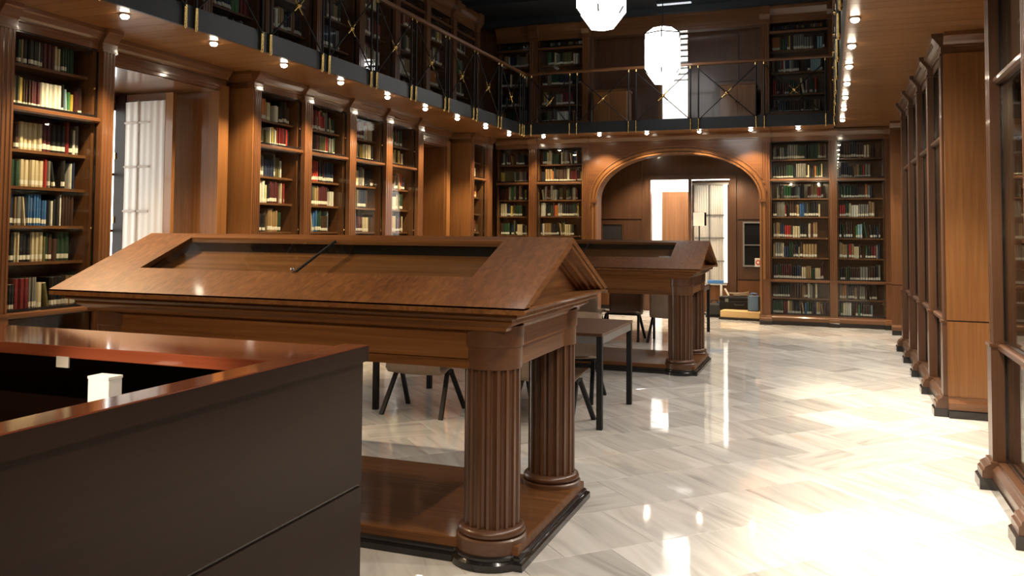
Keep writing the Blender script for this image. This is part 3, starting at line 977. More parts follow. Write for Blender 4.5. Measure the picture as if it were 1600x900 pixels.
BD = {'A': 'bookcase beside the tall window', 'B0': 'first bookcase past the tall window', 'B1': 'second bookcase past the tall window'}
me_l = book_geo(True).mesh('book', [M_BOOK, M_LABEL, M_PAGES])
me_p = book_geo(False).mesh('book', [M_BOOK, M_LABEL, M_PAGES])
GL, GP = book_geo(True), book_geo(False)
stuff = MB(); scol = []
solo_n = 0
rng = random.Random(21)
order = {'A': 0, 'B0': 1, 'B1': 2}
for row in sorted(ROWS, key=lambda r: (order.get(r['code'], 9), r['row'])):
    bs = fill(row, rng)
    single = row['code'] in order and (row['code'] == 'A' or row['z'] > 1.3) and solo_n + len(bs) <= 300
    for i, b in enumerate(bs):
        y = .175 + rng.uniform(0, .02)
        loc = Matrix.Translation((b['x'], y, row['z'] + .001)) @ Matrix.Rotation(b['tilt'], 4, 'Y')
        M4 = row['m'] @ loc @ Matrix.Diagonal((b['t'], b['d'], b['h'], 1))
        if single:
            o = bpy.data.objects.new('book', me_l if b['lab'] else me_p); C.objects.link(o)
            o.matrix_world = M4
            o.color = (*b['c'], 1)
            n_from = (len(bs) - i) if row['code'] == 'A' else (i + 1)
            tag(o, '%s book, %s from the window, %s shelf down, %s' % (b['cn'], ORD[n_from - 1], ORD[row['row'] - 1], BD[row['code']]), 'book', 'books in the ' + BD[row['code']])
            solo_n += 1
        else:
            gsrc = GL if b['lab'] else GP
            n0 = len(stuff.f)
            stuff.add([M4 @ Vector(v) for v in gsrc.v], gsrc.f)
            for mi in gsrc.m:
                scol.append(b['c'] if mi == 0 else ((.72, .69, .60) if mi == 1 else (.50, .43, .31)))
so = bpy.data.objects.new('book_rows', stuff.mesh('book_rows', M_BOOKS)); C.objects.link(so)
tag(so, 'rows of mixed books filling all the other bookcases round the hall', 'books', kind='stuff')
ca = so.data.attributes.new('Col', 'FLOAT_COLOR', 'CORNER')
buf = []
for p, c in zip(so.data.polygons, scol):
    buf += [*c, 1.0] * p.loop_total
ca.data.foreach_set('color', buf)


# ------------------------------------------------------------------ balustrades
def balustrade(label, loc, rz, length, pairs, side):
    """local x along the run, y=0 the outer face; posts hang on the outside of the edge beam"""
    t = thing('balustrade', label, 'railing', loc, rz, 'gallery railings')
    B(0, length, -.032, .032, 4.325, 4.375).obj('handrail', wood('oak', 'x'), t, bevel=.012)
    pm = fm = cm = None
    sp = .0655
    for p in pairs:
        for s in (-1, 1):
            x = p + s * sp
            if pm is None:
                pm = MB().tube((0, 0, 3.27), (0, 0, 4.33), .013, 8).obj('post', M_STEEL, t, smooth=50, loc=(x, 0, 0)); o = pm
                fm = MB().tube((0, 0, 3.25), (0, 0, 3.44), .018, 10).tube((0, 0, 3.238), (0, 0, 3.25), .012, 10).obj('foot_sleeve', M_BRASS, o, smooth=50)
                cm = MB().tube((0, 0, 4.285), (0, 0, 4.328), .017, 10).obj('top_sleeve', M_BRASS, o, smooth=50)
            else:
                o = link_copy(pm, 'post', t, (x, 0, 0))
                link_copy(fm, 'foot_sleeve', o); link_copy(cm, 'top_sleeve', o)
    bm_ = hm_ = None
    for a, b in zip(pairs[:-1], pairs[1:]):
        xa, xb = a + sp, b - sp
        w = xb - xa; mx = (xa + xb) / 2
        o = MB().tube((-w / 2, .006, 3.42), (w / 2, .006, 4.27), .0085, 8).obj('brace', M_STEEL, t, smooth=50, loc=(mx, 0, 0))
        o = MB().tube((-w / 2, -.008, 4.27), (w / 2, -.008, 3.42), .0085, 8).obj('brace', M_STEEL, t, smooth=50, loc=(mx, 0, 0))
        mid = 3.845
        q = MB().sphere((0, 0, mid), .034, 12)
        dx, dz = w / 2, .425
        L = math.hypot(dx, dz); ux, uz = dx / L, dz / L
        for sx in (-1, 1):
            for sz in (-1, 1):
                q.tube((sx * ux * .02, 0, mid + sz * uz * .02), (sx * ux * .11, 0, mid + sz * uz * .11), .0125, 8)
        q.obj('brass_boss', M_BRASS, t, smooth=50, loc=(mx, 0, 0))
    return t


pl_ = [6.75 + 1.034 * k for k in range(-8, 8)]
balustrade('black steel gallery railing with brass bosses above the window wall', (FXL + .016, YB, 0), HL, FY - YB, [p - YB for p in pl_] , 1)
balustrade('black steel gallery railing with brass bosses above the arch', (FXL, FY - .016, 0), 0, FXR - FXL, [.07] + [-4.185 + 1.055 * k - FXL for k in range(4)] + [FXR - FXL - .07], 1)
balustrade('black steel gallery railing with brass bosses above the aisle wall', (FXR - .016, FY, 0), HR, FY - YB, sorted(FY - p for p in pl_), 1)

# ------------------------------------------------------------------ soffit spotlights
ring_me = bulb_me = None
SPK = {}


def spotlight(label, x, y, aim, k=1.0, cone=76, col=WARM, spill=0.0):
    t = thing('ceiling_spotlight', label, 'spotlight', (x, y, ZS), 0, 'soffit spotlights')
    if not SPK:
        SPK['r'] = MB().lathe([(.048, 0.0), (.048, -.012), (.040, -.014), (.034, -.004)], (0, 0, 0), 20).obj('trim_ring', M_CHROME, t, smooth=50)
        SPK['b'] = MB().lathe([(.010, -.006), (.030, -.010), (.034, -.022), (.024, -.036), (.006, -.042)], (0, 0, 0), 16).obj('bulb', M_BULB, t, smooth=60)
    else:
        link_copy(SPK['r'], 'trim_ring', t); link_copy(SPK['b'], 'bulb', t)
    l = bpy.data.lights.new('spot_lamp', 'SPOT')
    l.energy = SPOT_W * k; l.color = col; l.spot_size = math.radians(cone); l.spot_blend = .6; l.shadow_soft_size = .035
    o = bpy.data.objects.new('spot_lamp', l); C.objects.link(o)
    o.parent = t; o.location = (0, 0, -.055)
    d = Vector(aim)
    o.rotation_euler = d.to_track_quat('-Z', 'Y').to_euler()
    if spill:                       # the unreflected side light of the bulb
        l = bpy.data.lights.new('spill_lamp', 'SPOT')
        l.energy = SPOT_W * spill; l.color = (1, .90, .78); l.spot_size = math.radians(150); l.spot_blend = 1.0; l.shadow_soft_size = .035
        o = bpy.data.objects.new('spill_lamp', l); C.objects.link(o)
        o.parent = t; o.location = (0, 0, -.055)
    return t


ly = [.9, 2.0, 3.05, 4.15, 5.24, 6.30, 7.38, 8.48, 9.60, 10.70, 11.80, 12.95, 14.05]
for k, y in enumerate(ly):
    spotlight('small round spotlight in the window-side soffit, %s from the arch corner' % ORD[len(ly) - 1 - k], -5.33, y, *{2: ((.75, .15, -1), 2.2, 70, AMBER), 3: ((.62, .0, -1), 2.2, 70, AMBER)}.get(k, ((-.34, 0, -1), 1.15, 84, AMBER)))
ry = [.95, 2.0, 3.05, 4.10, 5.15, 6.2, 7.25, 8.28, 9.30, 10.36, 11.42, 12.48, 13.7]
rk = {0: .15, 1: .2, 2: .9, 3: 2.6, 4: 2.1, 5: .3, 6: 1.5, 7: 2.5, 8: 1.2, 9: .35, 10: .35, 11: .5, 12: 1.5}
for k, y in enumerate(ry):
    spotlight('small round spotlight in the aisle-side soffit, %s from the arch corner' % ORD[len(ry) - 1 - k], .215, y, (.25, 0, -1), rk.get(k, 1.0), 62, WARM, .5)
spotlight('added spotlight out of view over the entrance, brightening the carton on the desk', -2.1, -.9, (-.18, 3.12, -2.38), 6.0, 16)  # extra lamp behind the camera, added to whiten the carton
for k, x in enumerate((-4.3, -3.3, -1.2, -.3)):  # added row behind the camera, lights the large case's frieze from the front
    spotlight('added spotlight out of view over the entrance, %s from the window side' % ORD[k], x, -.9, (-.1, 1.9, -1), .8, 60, AMBER)
for k, x in enumerate((-3.25, -1.75)):
    t = spotlight('small round spotlight in the alcove ceiling behind the arch, %s side' % ('window', 'aisle')[k], x, 15.95, (0, .02, -1), .9, 110)
    t.location.z = 3.098
ex = [-4.85, -3.8, -2.95, -2.05, -1.2, -.45]
for k, x in enumerate(ex):
    spotlight('small round spotlight in the soffit before the arch, %s from the window side' % ORD[k], x, 14.55, (0, .18, -1), .6, 96, AMBER)


# ------------------------------------------------------------------ lanterns
def lantern(label, x, y):
    t = thing('lantern', label, 'lantern', (x, y, 0), 0, 'hanging lanterns')
    prof = [(.15, 3.955), (.317, 4.165), (.317, 4.748), (.165, 4.862)]
    n = 6; ph = PI / 6 + .12
    pan = MB().lathe(prof, (0, 0, 0), n, phase=ph)
    pan.obj('glass_body', M_LAMP, t)
    P = [[(r * 1.005 * math.cos(2 * PI * k / n + ph), r * 1.005 * math.sin(2 * PI * k / n + ph), z) for k in range(n)] for r, z in prof]
    for k in range(n):
        q = (k + 1) % n
        a, b = Vector(P[0][k]), Vector(P[1][k])
        MB().tube(P[2][k], P[2][q], .010, 6).tube(P[2][k], P[3][k], .010, 6).tube(P[3][k], P[3][q], .010, 6).tube(P[2][k], (P[2][k][0], P[2][k][1], P[2][k][2] - .10), .010, 6).obj('frame_rod', M_STEEL, t, smooth=50)
        MB().tube(b, b.lerp(a, .35), .010, 6).obj('lower_rod', M_STEEL, t, smooth=50)
    MB().tube((0, 0, 4.86), (0, 0, 5.52), .008, 8).lathe([(.06, 5.50), (.06, 5.52)], (0, 0, 0), 14).obj('hanging_rod', M_STEEL, t, smooth=50)
    return t


lantern('glowing white six-sided lantern hanging close to the arch wall gallery', -2.5, 13.6)
lantern('glowing white six-sided lantern hanging over the large exhibition case', -2.5, 5.7)
lantern('glowing white six-sided lantern hanging over the entrance end of the hall', -2.5, 1.75)
lantern('glowing white six-sided lantern hanging above the gap between the two exhibition cases', -2.5, 9.65)


# ------------------------------------------------------------------ exhibition cases
def flute_round(r, n=18):
    p = []
    for k in range(n):
        for f, rr in ((.0, r), (.30, r), (.40, r * .91), (.65, r * .86), (.90, r * .91)):
            a = 2 * PI * (k + f) / n
            p.append((rr * math.cos(a), rr * math.sin(a)))
    return p


def display_case(label, loc, sz):
    t = thing('display_case', label, 'display case', loc, 0, 'gabled exhibition cases')
    t.scale = (1, 1, sz)
    CX, CYc = 1.14, .46
    cz_x, cz_y, cz_z = wood('case', 'x'), wood('case', 'y'), wood('case', 'z')
    hx, hy = 1.328, .575          # straight plinth edges
    k = MB()
    k.ring([(.01, 0), (.01, .030), (.004, .038), (-.006, .040), (-.006, .052), (-.016, .06)], hx, hy)
    for sx in (-1, 1):
        for sy in (-1, 1):
            k.lathe([(.198, 0), (.198, .032), (.190, .042), (.182, .044), (.182, .056), (.174, .062)], (sx * CX, sy * CYc, 0), 40)
    k.obj('skirting', M_BLACK, t, smooth=35)
    p = MB()
    p.ring([(-.02, .06), (-.02, .098), (-.03, .102)], hx, hy)
    p.obj('plinth', cz_x, t)
    for sx in (-1, 1):
        for sy in (-1, 1):
            o = MB().lathe([(.168, .06), (.168, .122), (.160, .128)], (0, 0, 0), 40).obj('column_block', wood('walnut', 'x'), t, smooth=35, loc=(sx * CX, sy * CYc, 0))
            c = MB().prism(flute_round(.134), 'z', .16, .90).obj('column', wood('walnut', 'z'), t, loc=(sx * CX, sy * CYc, 0))
            MB().lathe([(.13, .126), (.150, .128), (.159, .138), (.161, .148), (.156, .160), (.146, .168), (.13, .170)], (0, 0, 0), 40).obj('column_base', wood('walnut', 'x'), c, smooth=60)
            o = MB().lathe([(.140, .90), (.140, 1.002), (.147, 1.006), (.147, 1.10)], (0, 0, 0), 32).obj('corner_block', wood('walnut', 'x'), t, smooth=35, loc=(sx * CX, sy * CYc, 0))
    ly_ = CYc + .112; lx = CX + .118
    for sy in (-1, 1):
        B(-CX, CX, sy * ly_, sy * (ly_ - .03), .945, 1.10).obj('frieze_board', cz_x, t)
        B(-CX, CX, sy * (ly_ + .006), sy * (ly_ - .03), .90, .942).obj('lower_fascia', cz_x, t)
    for sx in (-1, 1):
        B(sx * lx, sx * (lx - .03), -CYc, CYc, .995, 1.10).obj('frieze_board', cz_y, t)
        B(sx * (lx - .012), sx * (lx - .04), -CYc, CYc, .90, .992).obj('lower_fascia', cz_y, t)
    B(-lx + .03, lx - .03, -ly_ + .03, ly_ - .03, .93, .95).obj('underside', cz_x, t)
    MB().ring([(0, 1.085), (.022, 1.085), (.024, 1.098), (.032, 1.104), (.062, 1.122), (.066, 1.126), (.066, 1.140), (.072, 1.146), (.102, 1.152), (.106, 1.158), (.106, 1.172), (.124, 1.182), (.140, 1.196), (.160, 1.199), (.160, 1.207), (-.02, 1.215)], 1.24, .59).obj('cornice', cz_x, t, smooth=25)
    # roof boards, window opening from y=-.47 to -.06 (and mirrored), x +-1.03
    ze, zr_, hw = 1.207, 1.517, .75
    zz = lambda y: ze + (hw - abs(y)) * (zr_ - ze) / hw
    T = .03

    def board(name, x0, x1, ya, yb, mat):
        v = [(x0, ya, zz(ya)), (x1, ya, zz(ya)), (x1, yb, zz(yb)), (x0, yb, zz(yb))]
        return MB().add(v + [(a, b, c - T) for a, b, c in v], [(0, 1, 2, 3), (7, 6, 5, 4), (0, 4, 5, 1), (1, 5, 6, 2), (2, 6, 7, 3), (3, 7, 4, 0)]).obj(name, mat, t)
    hon = wood('case', 'y')
    for s in (-1, 1):
        board('roof_stile', -1.40, -1.03, s * .75, s * 0, hon)
        board('roof_stile', 1.03, 1.40, s * .75, s * 0, hon)
        board('roof_rail', -1.03, 1.03, s * .75, s * .47, wood('case', 'y'))
        board('roof_rail', -1.03, 1.03, s * .06, s * 0, wood('case', 'x'))
        # dark rebate round the opening, glass, glazing bar
        for x0, x1 in ((-1.028, -.006), (.006, 1.028)):
            v = [(x0, s * .468, zz(.468) - .010), (x1, s * .468, zz(.468) - .010), (x1, s * .062, zz(.062) - .010), (x0, s * .062, zz(.062) - .010)]
            MB().add(v + [(a, b, c - .006) for a, b, c in v], [(0, 1, 2, 3), (7, 6, 5, 4), (0, 4, 5, 1), (1, 5, 6, 2), (2, 6, 7, 3), (3, 7, 4, 0)]).obj('glass_pane', M_GLASS, t)
        MB().bar((0, s * .468, zz(.468) - .010), (0, s * .062, zz(.062) - .010), .010, .012).obj('glazing_bar', M_STEEL, t)
        MB().sphere((.0, s * .475, zz(.475) + .012), .013).tube((.0, s * .475, zz(.475) - .004), (.0, s * .475, zz(.475) + .01), .007, 8).obj('lock', M_CHROME, t, smooth=60)
        # sloping display tray under the glass
        v = [(-1.10, s * .56, zz(.56) - .075), (1.10, s * .56, zz(.56) - .075), (1.10, s * .02, zz(.02) - .095), (-1.10, s * .02, zz(.02) - .095)]
        MB().add(v + [(a, b, c - .012) for a, b, c in v], [(0, 1, 2, 3), (7, 6, 5, 4), (0, 4, 5, 1), (1, 5, 6, 2), (2, 6, 7, 3), (3, 7, 4, 0)]).obj('display_tray', wood('case', 'x'), t)
    for s in (-1, 1):      # inner end boards
        MB().prism([(-.56, zz(.56) - .08), (.56, zz(.56) - .08), (.02, zr_ - .035), (-.02, zr_ - .035)], 'x', s * 1.06, s * 1.075).obj('inner_end_board', wood('walnut', 'y'), t)
    MB().box(-1.06, 1.06, -.035, .035, 1.40, 1.482).obj('ridge_board', M_BLACK, t)
    # gable ends: recessed field and stepped raking mouldings
    for s in (-1, 1):
        MB().prism([(-.66, 1.212), (.66, 1.212), (0, 1.212 + .66 * (zr_ - ze) / hw)], 'x', s * 1.275, s * 1.30).obj('tympanum', wood('case', 'y'), t)
        slope = math.atan2(zr_ - ze, hw)

        def tri(o):
            return (zr_ - o / math.cos(slope), hw - (o / math.cos(slope) + (1.212 - ze)) * hw / (zr_ - ze))
        for (o1, o2, xo) in ((.030, .050, 1.393), (.050, .068, 1.372), (.068, .092, 1.352), (.092, .108, 1.330), (.108, .122, 1.315)):
            a1, b1 = tri(o1); a2, b2 = tri(o2)
            m = MB()
            for q in (-1, 1):
                m.prism([(q * b1, 1.212), (0, a1), (0, a2), (q * b2, 1.212)], 'x', s * 1.28, s * xo)
            m.obj('raking_moulding', wood('case', 'y'), t)
    return t


display_case('large gabled wooden exhibition case on four fluted columns, just behind the dark desk', (-2.65, 4.25, 0), 1.0)
display_case('gabled wooden exhibition case standing farther back, behind the reading table', (-2.67, 9.85, 0), .955)


# ------------------------------------------------------------------ reading tables and chairs
def table(label, x0, x1, ya, yb):
    t = thing('reading_table', label, 'table', ((x0 + x1) / 2, (ya + yb) / 2, 0), 0, 'reading tables')
    hx, hy = (x1 - x0) / 2, (yb - ya) / 2
    B(-hx, hx, -hy, hy, .725, .75).obj('table_top', wood('walnut', 'x'), t, bevel=.003)
    a = .045
    fm = MB()
    for sy in (-1, 1):
        fm.box(-hx + .01, hx - .01, sy * (hy - .006), sy * (hy - .03), .665, .725)
    for sx in (-1, 1):
        fm.box(sx * (hx - .006), sx * (hx - .03), -hy + .03, hy - .03, .665, .725)
    fm.obj('apron', M_GREY, t)
    for sx in (-1, 1):
        for sy in (-1, 1):
            o = B(-.022, .022, -.022, .022, 0, .725).obj('leg', M_STEEL, t, loc=(sx * (hx - .026), sy * (hy - .026), 0))
    return t


table('dark-topped reading table with black square legs, behind the large exhibition case', -3.70, -1.66, 6.46, 7.56)
table('dark-topped reading table with black legs, beyond the farther exhibition case', -3.78, -1.73, 12.38, 13.45)


def chair_src(mat):
    """low moulded shell on two black inverted-V side frames; faces +y"""
    prof = [(.235, .400), (.215, .408), (.12, .398), (.0, .374), (-.10, .348), (-.175, .346), (-.222, .385), (-.238, .50), (-.25, .64), (-.262, .775)]
    m = MB(); nx = 12
    for i, (y, z) in enumerate(prof):
        for k in range(nx + 1):
            u = -1 + 2 * k / nx
            w = .245 if i < 5 else .25
            curve = .035 * u * u if i > 6 else 0
            lift = .012 * u * u if i <= 6 else 0
            m.v.append((u * w, y + curve, z + lift - (.018 * max(0, abs(u) - .8) * 5 if i == len(prof) - 1 else 0)))
    for i in range(len(prof) - 1):
        for k in range(nx):
            m.f.append((i * (nx + 1) + k, i * (nx + 1) + k + 1, (i + 1) * (nx + 1) + k + 1, (i + 1) * (nx + 1) + k)); m.m.append(0)
    return m


SHELLS = {}


def chair(label, x, y, rz, mat=None, key='taupe'):
    t = thing('reading_chair', label, 'chair', (x, y, 0), rz, 'reading room chairs')
    if key not in SHELLS:
        o = chair_src(mat).obj('shell', mat, t, smooth=60)
        s = o.modifiers.new('thick', 'SOLIDIFY'); s.thickness = .014; s.offset = 0
        SHELLS[key] = o
    else:
        link_copy(SHELLS[key], 'shell', t)
    if 'leg' not in SHELLS:
        def lg(sx, sy):
            return MB().bar((sx * .235, sy * .03, .362), (sx * .275, sy * .245, .0), .026, .034, up=(1, 0, 0))
        SHELLS['leg'] = [lg(sx, sy).obj('leg', M_STEEL, t) for sx in (-1, 1) for sy in (-1, 1)]
        SHELLS['bar'] = [MB().bar((-.235, 0, .357), (.235, 0, .357), .03, .022).bar((-.235, -.06, .357), (-.235, .06, .357), .03, .022).bar((.235, -.06, .357), (.235, .06, .357), .03, .022).obj('seat_bar', M_STEEL, t)]
    else:
        for o in SHELLS['leg'] + SHELLS['bar']:
            link_copy(o, o.name.split('.')[0], t)
    return t


chair('taupe shell chair with its back to the large exhibition case, window end of table', -3.25, 6.56, 0, M_SHELL)
chair('taupe shell chair with its back to the large exhibition case, aisle end of table', -2.12, 6.60, -.12, M_SHELL)
chair('taupe shell chair across the reading table, facing the large exhibition case', -2.27, 7.62, PI, M_SHELL)
chair('taupe shell chair before the far table, mostly behind the gable of the large case', -3.28, 11.75, 0, M_SHELL)
chair('dark shell chair with a wooden seat, between two taupe chairs at the far table', -2.78, 12.0, PI, wood('walnut', 'z'), 'dark')
chair('taupe shell chair before the far table, beside the column of the farther case', -2.10, 12.0, 0, M_SHELL)

# ------------------------------------------------------------------ reception desk
dk = thing('reception_desk', 'dark brown reception desk with glossy reddish ledge, in front of the large case', 'desk', (-1.64, 2.83, 0))
mah_x, mah_y = wood('mahogany', 'x'), wood('mahogany', 'y')
wen = wood('wenge', 'y'); wenx = wood('wenge', 'x')
Y0 = -2.45
ZT = 1.112
B(-.105, 0, -.40, 0.004, ZT - .062, ZT).obj('ledge_corner', mah_y, dk, bevel=.003)
B(-.105, 0, Y0, -.404, ZT - .062, ZT).obj('side_ledge', mah_y, dk, bevel=.003)
B(-3.0, -.106, -.465, -.06, ZT - .045, ZT - .001).obj('front_ledge', mah_x, dk, bevel=.003)
B(0.0005, .003, Y0, 0.002, ZT - .060, ZT - .003).obj('ledge_edge_strip', wen, dk)
B(-.06, -.018, Y0, -.004, .596, ZT - .062).obj('upper_side_panel', wen, dk)
B(-.06, -.018, Y0, -.004, .08, .582).obj('lower_side_panel', wen, dk)
B(-.058, -.026, Y0, -.008, .582, .596).obj('panel_groove', M_BLACK, dk)
B(-.06, -.04, Y0, -.03, 0, .08).obj('kick_board', M_BLACK, dk)
B(-3.0, -.06, -.10, -.065, 0, ZT - .045).obj('front_panel', wenx, dk)
B(-2.9, -.09, -.85, -.102, .715, .745).obj('work_top', wenx, dk)
B(-.95, -.106, -.82, -.47, .86, .88).obj('inner_shelf', wenx, dk)
for x in (-.93, -.14):
    B(x, x + .02, -.80, -.49, .745, .86).obj('shelf_support', wenx, dk)
B(-.105, -.062, Y0, -.13, 0, ZT - .062).obj('inner_side_panel', wen, dk)
B(-3.0, -2.96, -.85, -.10, 0, ZT - .045).obj('end_panel', wen, dk)
B(-1.045, -.985, -.469, -.463, ZT - .080, ZT - .040).obj('cable_tag', plain('grey_tag', (.35, .34, .32), .6), dk)
bx = thing('carton', 'small upright white carton on the inner shelf of the desk, behind the reddish ledge', 'box', (-2.30, 2.22, .881))
B(-.045, .045, -.03, .03, 0, .166).obj('carton_body', M_CARD, bx, bevel=.003)
B(-.046, .046, -.031, .031, .159, .168).obj('carton_lid', M_CARD, bx)

# ------------------------------------------------------------------ things in and by the arch
pf = thing('platform', 'low pale wooden platform with a black base, inside the arch, aisle side', 'platform', (-1.43, 15.62, 0), -.12)
B(-.36, .36, -.22, .30, .035, .16).obj('deck_box', M_PINE, pf, bevel=.012)
B(-.38, .38, -.24, .30, 0, .035).obj('base', M_BLACK, pf)
ca_ = thing('equipment_case', 'long black equipment case lying on the pale platform', 'case', (-1.50, 15.80, .161), -.08)
B(-.36, .36, -.10, .12, 0, .16).obj('case_body', M_STEEL, ca_, bevel=.015)
B(-.36, .36, -.10, .12, .166, .225).obj('case_lid', M_STEEL, ca_, bevel=.015)
for x in (-.22, .22):
    B(x - .03, x + .03, -.112, -.10, .13, .19).obj('latch', M_GREY, ca_)
MB().tube((-.08, -.115, .08), (.08, -.115, .08), .010, 8).tube((-.08, -.115, .08), (-.08, -.10, .10), .010, 8).tube((.08, -.115, .08), (.08, -.10, .10), .010, 8).obj('handle', M_STEEL, ca_, smooth=50)
spk = thing('speaker', 'small blue-grey upright speaker on the pale platform, before the black case', 'speaker', (-1.24, 15.52, .161), -.1)
B(-.095, .095, -.07, .07, 0, .27).obj('cabinet', M_BLUEGREY, spk, bevel=.012)
B(-.08, .08, -.075, -.069, .015, .255).obj('grille', plain('blue_grille', (.10, .17, .27), .7), spk)
MB().tube((-.06, 0, .27), (-.05, 0, .31), .009, 8).tube((.06, 0, .27), (.05, 0, .31), .009, 8).tube((-.05, 0, .31), (.05, 0, .31), .009, 8).obj('handle', M_BLUE, spk, smooth=50)
cb = MB()
rc = random.Random(3)
for loop in range(5):
    pts = []
    c0 = (rc.uniform(-.12, .12), rc.uniform(-.04, .04))
    for i in range(13):
        a = 2 * PI * i / 12
        pts.append((c0[0] + (.10 + .02 * loop) * math.cos(a), c0[1] + .06 * math.sin(a), .012 + .012 * loop + (.05 if loop > 2 else .01) * max(0, math.sin(a * .5 + loop))))
    for p, q in zip(pts[:-1], pts[1:]):
        cb.tube(p, q, .007, 6)
cbo = cb.obj('coiled_cable', plain('tan_cable', (.22, .16, .09), .5), smooth=50); cbo.location = (-1.46, 15.80, .388)
tag(cbo, 'loose coil of tan cable on top of the black equipment case', 'cable')
st = thing('paper_roll', 'short white rolled paper standing on the black equipment case', 'paper', (-1.70, 15.78, .388), 0)
MB().tube((0, 0, .012), (-.07, .0, .14), .016, 10).obj('roll', M_CARD, st, smooth=50)
tr = thing('hand_trolley', 'folding hand trolley with blue handle and white tube, beside the arch platform', 'trolley', (-1.95, 15.95, 0), 0)
MB().tube((.10, 0, .05), (.10, 0, .62), .022, 10).obj('upright', M_CARD, tr, smooth=50)
MB().tube((-.12, 0, .05), (-.12, 0, .62), .014, 10).obj('upright', M_STEEL, tr, smooth=50)
MB().box(-.15, .14, -.03, .03, .60, .665).obj('handle', M_BLUE, tr, bevel=.01)
B(.02, .15, -.04, .04, .18, .27).obj('clamp', M_BLUE, tr, bevel=.01)
B(-.16, .16, -.22, 0.0, 0.0, .03).obj('toe_plate', M_STEEL, tr)
bg = thing('carry_bag', 'black carry bag sitting on the toe plate of the hand trolley', 'bag', (-1.96, 15.83, .031), 0)
B(-.14, .14, -.09, .07, 0, .22).obj('bag_body', plain('black_nylon', (.015, .016, .017), .6), bg, bevel=.03)
MB().tube((-.07, -.01, .215), (-.05, -.01, .27), .010, 8).tube((.07, -.01, .215), (.05, -.01, .27), .010, 8).tube((-.05, -.01, .27), (.05, -.01, .27), .010, 8).obj('bag_handle', M_STEEL, bg, smooth=50)
ms = thing('floor_stand', 'floor stand holding a small white panel with a black edge, before the curtained door', 'stand', (-2.29, 16.25, 0), .25)
MB().tube((0, 0, .03), (0, 0, 1.70), .013, 10).obj('pole', M_STEEL, ms, smooth=50)
MB().lathe([(.16, 0), (.16, .012), (.03, .03)], (0, 0, 0), 24).obj('base', M_STEEL, ms, smooth=40)
B(-.10, .13, -.02, .01, 1.67, 1.92).obj('panel_back', M_BLACK, ms)
B(-.115, .09, -.03, -.02, 1.665, 1.915).obj('white_panel', M_WHITE, ms)


def wall_cabinet(label, x0, x1, z0, z1, bar):
    t = thing('wall_cabinet', label, 'cabinet', ((x0 + x1) / 2, 16.574, 0), 0, 'glazed cabinets in the alcove')
    w = (x1 - x0) / 2
    f = MB().box(-w, w, -.03, 0, z0, z0 + .03).box(-w, w, -.03, 0, z1 - .03, z1).box(-w, -w + .03, -.03, 0, z0 + .03, z1 - .03).box(w - .03, w, -.03, 0, z0 + .03, z1 - .03)
    f.obj('frame', M_GREY if bar else WAL_Z, t)
    B(-w + .03, w - .03, -.012, 0, z0 + .03, z1 - .03).obj('dark_glass', M_DARKGLASS if bar else M_LEATHER, t)
    if bar:
        B(-w + .03, w - .03, -.026, -.012, bar, bar + .02).obj('cross_bar', M_GREY, t)


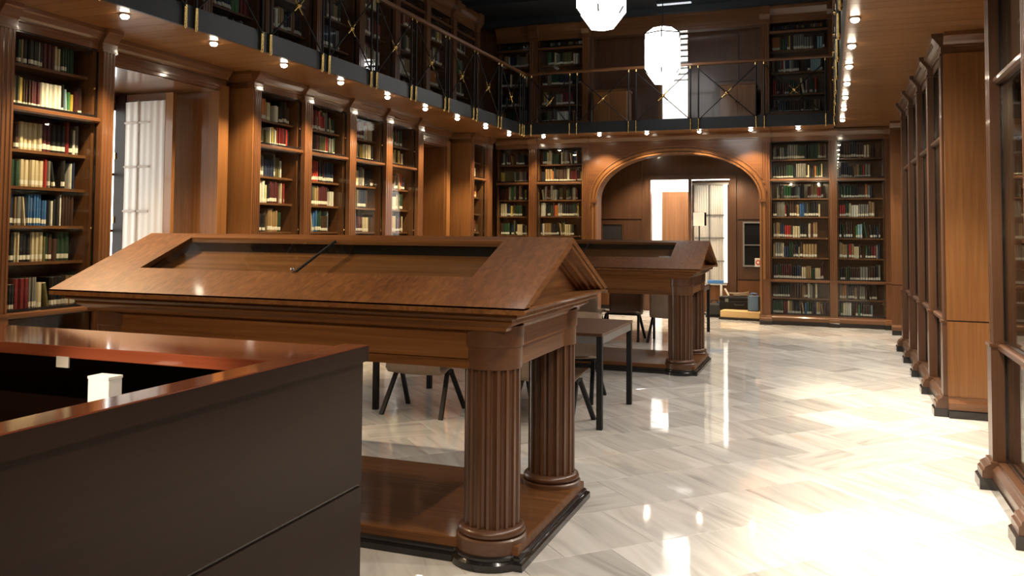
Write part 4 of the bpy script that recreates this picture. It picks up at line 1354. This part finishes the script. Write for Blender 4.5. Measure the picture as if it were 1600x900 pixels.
wall_cabinet('grey-framed dark glass cabinet in the alcove wall, aisle side of the curtain', -1.52, -1.05, .90, 1.75, 1.30)
wall_cabinet('dark leather-like panel in the alcove wall, window side of the doorway', -4.28, -3.82, .95, 1.72, 0)
sg = thing('wall_sign', 'small red and white square sign on the aisle-side jamb of the arch', 'sign', (-1.14, 15.2, 1.03), 0)
B(-.055, .055, -.008, 0, -.075, .075).obj('plate', M_WHITE, sg)
MB().lathe([(.042, 0), (.042, .004)], (0, 0, 0), 24).obj('red_disc', M_RED, sg).matrix_local = Matrix.Translation((0, -.0085, 0)) @ Matrix.Rotation(PI / 2, 4, 'X')
MB().lathe([(.022, 0), (.022, .003)], (0, 0, 0), 20).obj('white_disc', M_WHITE, sg).matrix_local = Matrix.Translation((0, -.0128, 0)) @ Matrix.Rotation(PI / 2, 4, 'X')

# ------------------------------------------------------------------ upper recess furniture and fittings
GCB = 'low cabinets on the upper gallery'
for x0, x1, lab in ((-4.05, -3.42, 'low warm-brown cabinet on the gallery above the arch, window side'), (-1.76, -1.16, 'low warm-brown cabinet on the gallery above the arch, aisle side')):
    t = thing('low_cabinet', lab, 'cabinet', (x0, 15.05, ZG), 0, GCB)
    w = x1 - x0
    B(0, w, .02, .40, .06, .70).obj('carcass', HON_Z, t)
    B(-.015, w + .015, -.005, .41, .70, .73).obj('cabinet_top', OAK_X, t)
    B(.02, w - .02, .05, .38, 0, .06).obj('plinth', M_BLACK, t)
    for k in (0, 1):
        d = B(k * w / 2 + .006, (k + 1) * w / 2 - .006, 0, .02, .07, .69).obj('door', HON_Z, t)
        MB().sphere((w / 2 + (.03 if k else -.03), -.012, .40), .011).obj('knob', M_BRASS, d, smooth=60)
el = thing('emergency_light', 'small beige emergency light fixed high on the wall above the upper doorway', 'emergency light', (-2.40, 15.695, 5.36), 0)
B(-.10, .10, -.06, 0, -.045, .045).obj('housing', plain('beige_plastic', (.42, .38, .30), .5), el, bevel=.008)
MB().sphere((-.03, -.06, -.005), .022).obj('lamp_lens', plain('lens', (.9, .8, .6), .3, emit=(1, .8, .5), strength=1.2), el, smooth=60)
stl = thing('strip_light', 'thin pale strip light on the dark ceiling beyond the hanging lanterns', 'ceiling light', (-2.45, 14.4, 5.5), 0)
B(-.30, .30, -.05, .05, -.03, .0).obj('housing', M_SLATE, stl)
B(-.29, .29, -.035, .035, -.045, -.03).obj('diffuser', M_TUBE, stl)
bt = thing('stool', 'low brown step stool inside the bright upper room, behind the gallery rail', 'stool', (-2.75, 16.1, ZG), 0)
B(-.2, .2, -.14, .14, .20, .24).obj('seat', wood('walnut', 'x'), bt)
for sx in (-1, 1):
    B(sx * .19, sx * .16, -.13, .13, 0, .20).obj('side_board', wood('walnut', 'z'), bt)
print('books', solo_n, 'stuff faces', len(stuff.f), 'objects', len(bpy.data.objects))
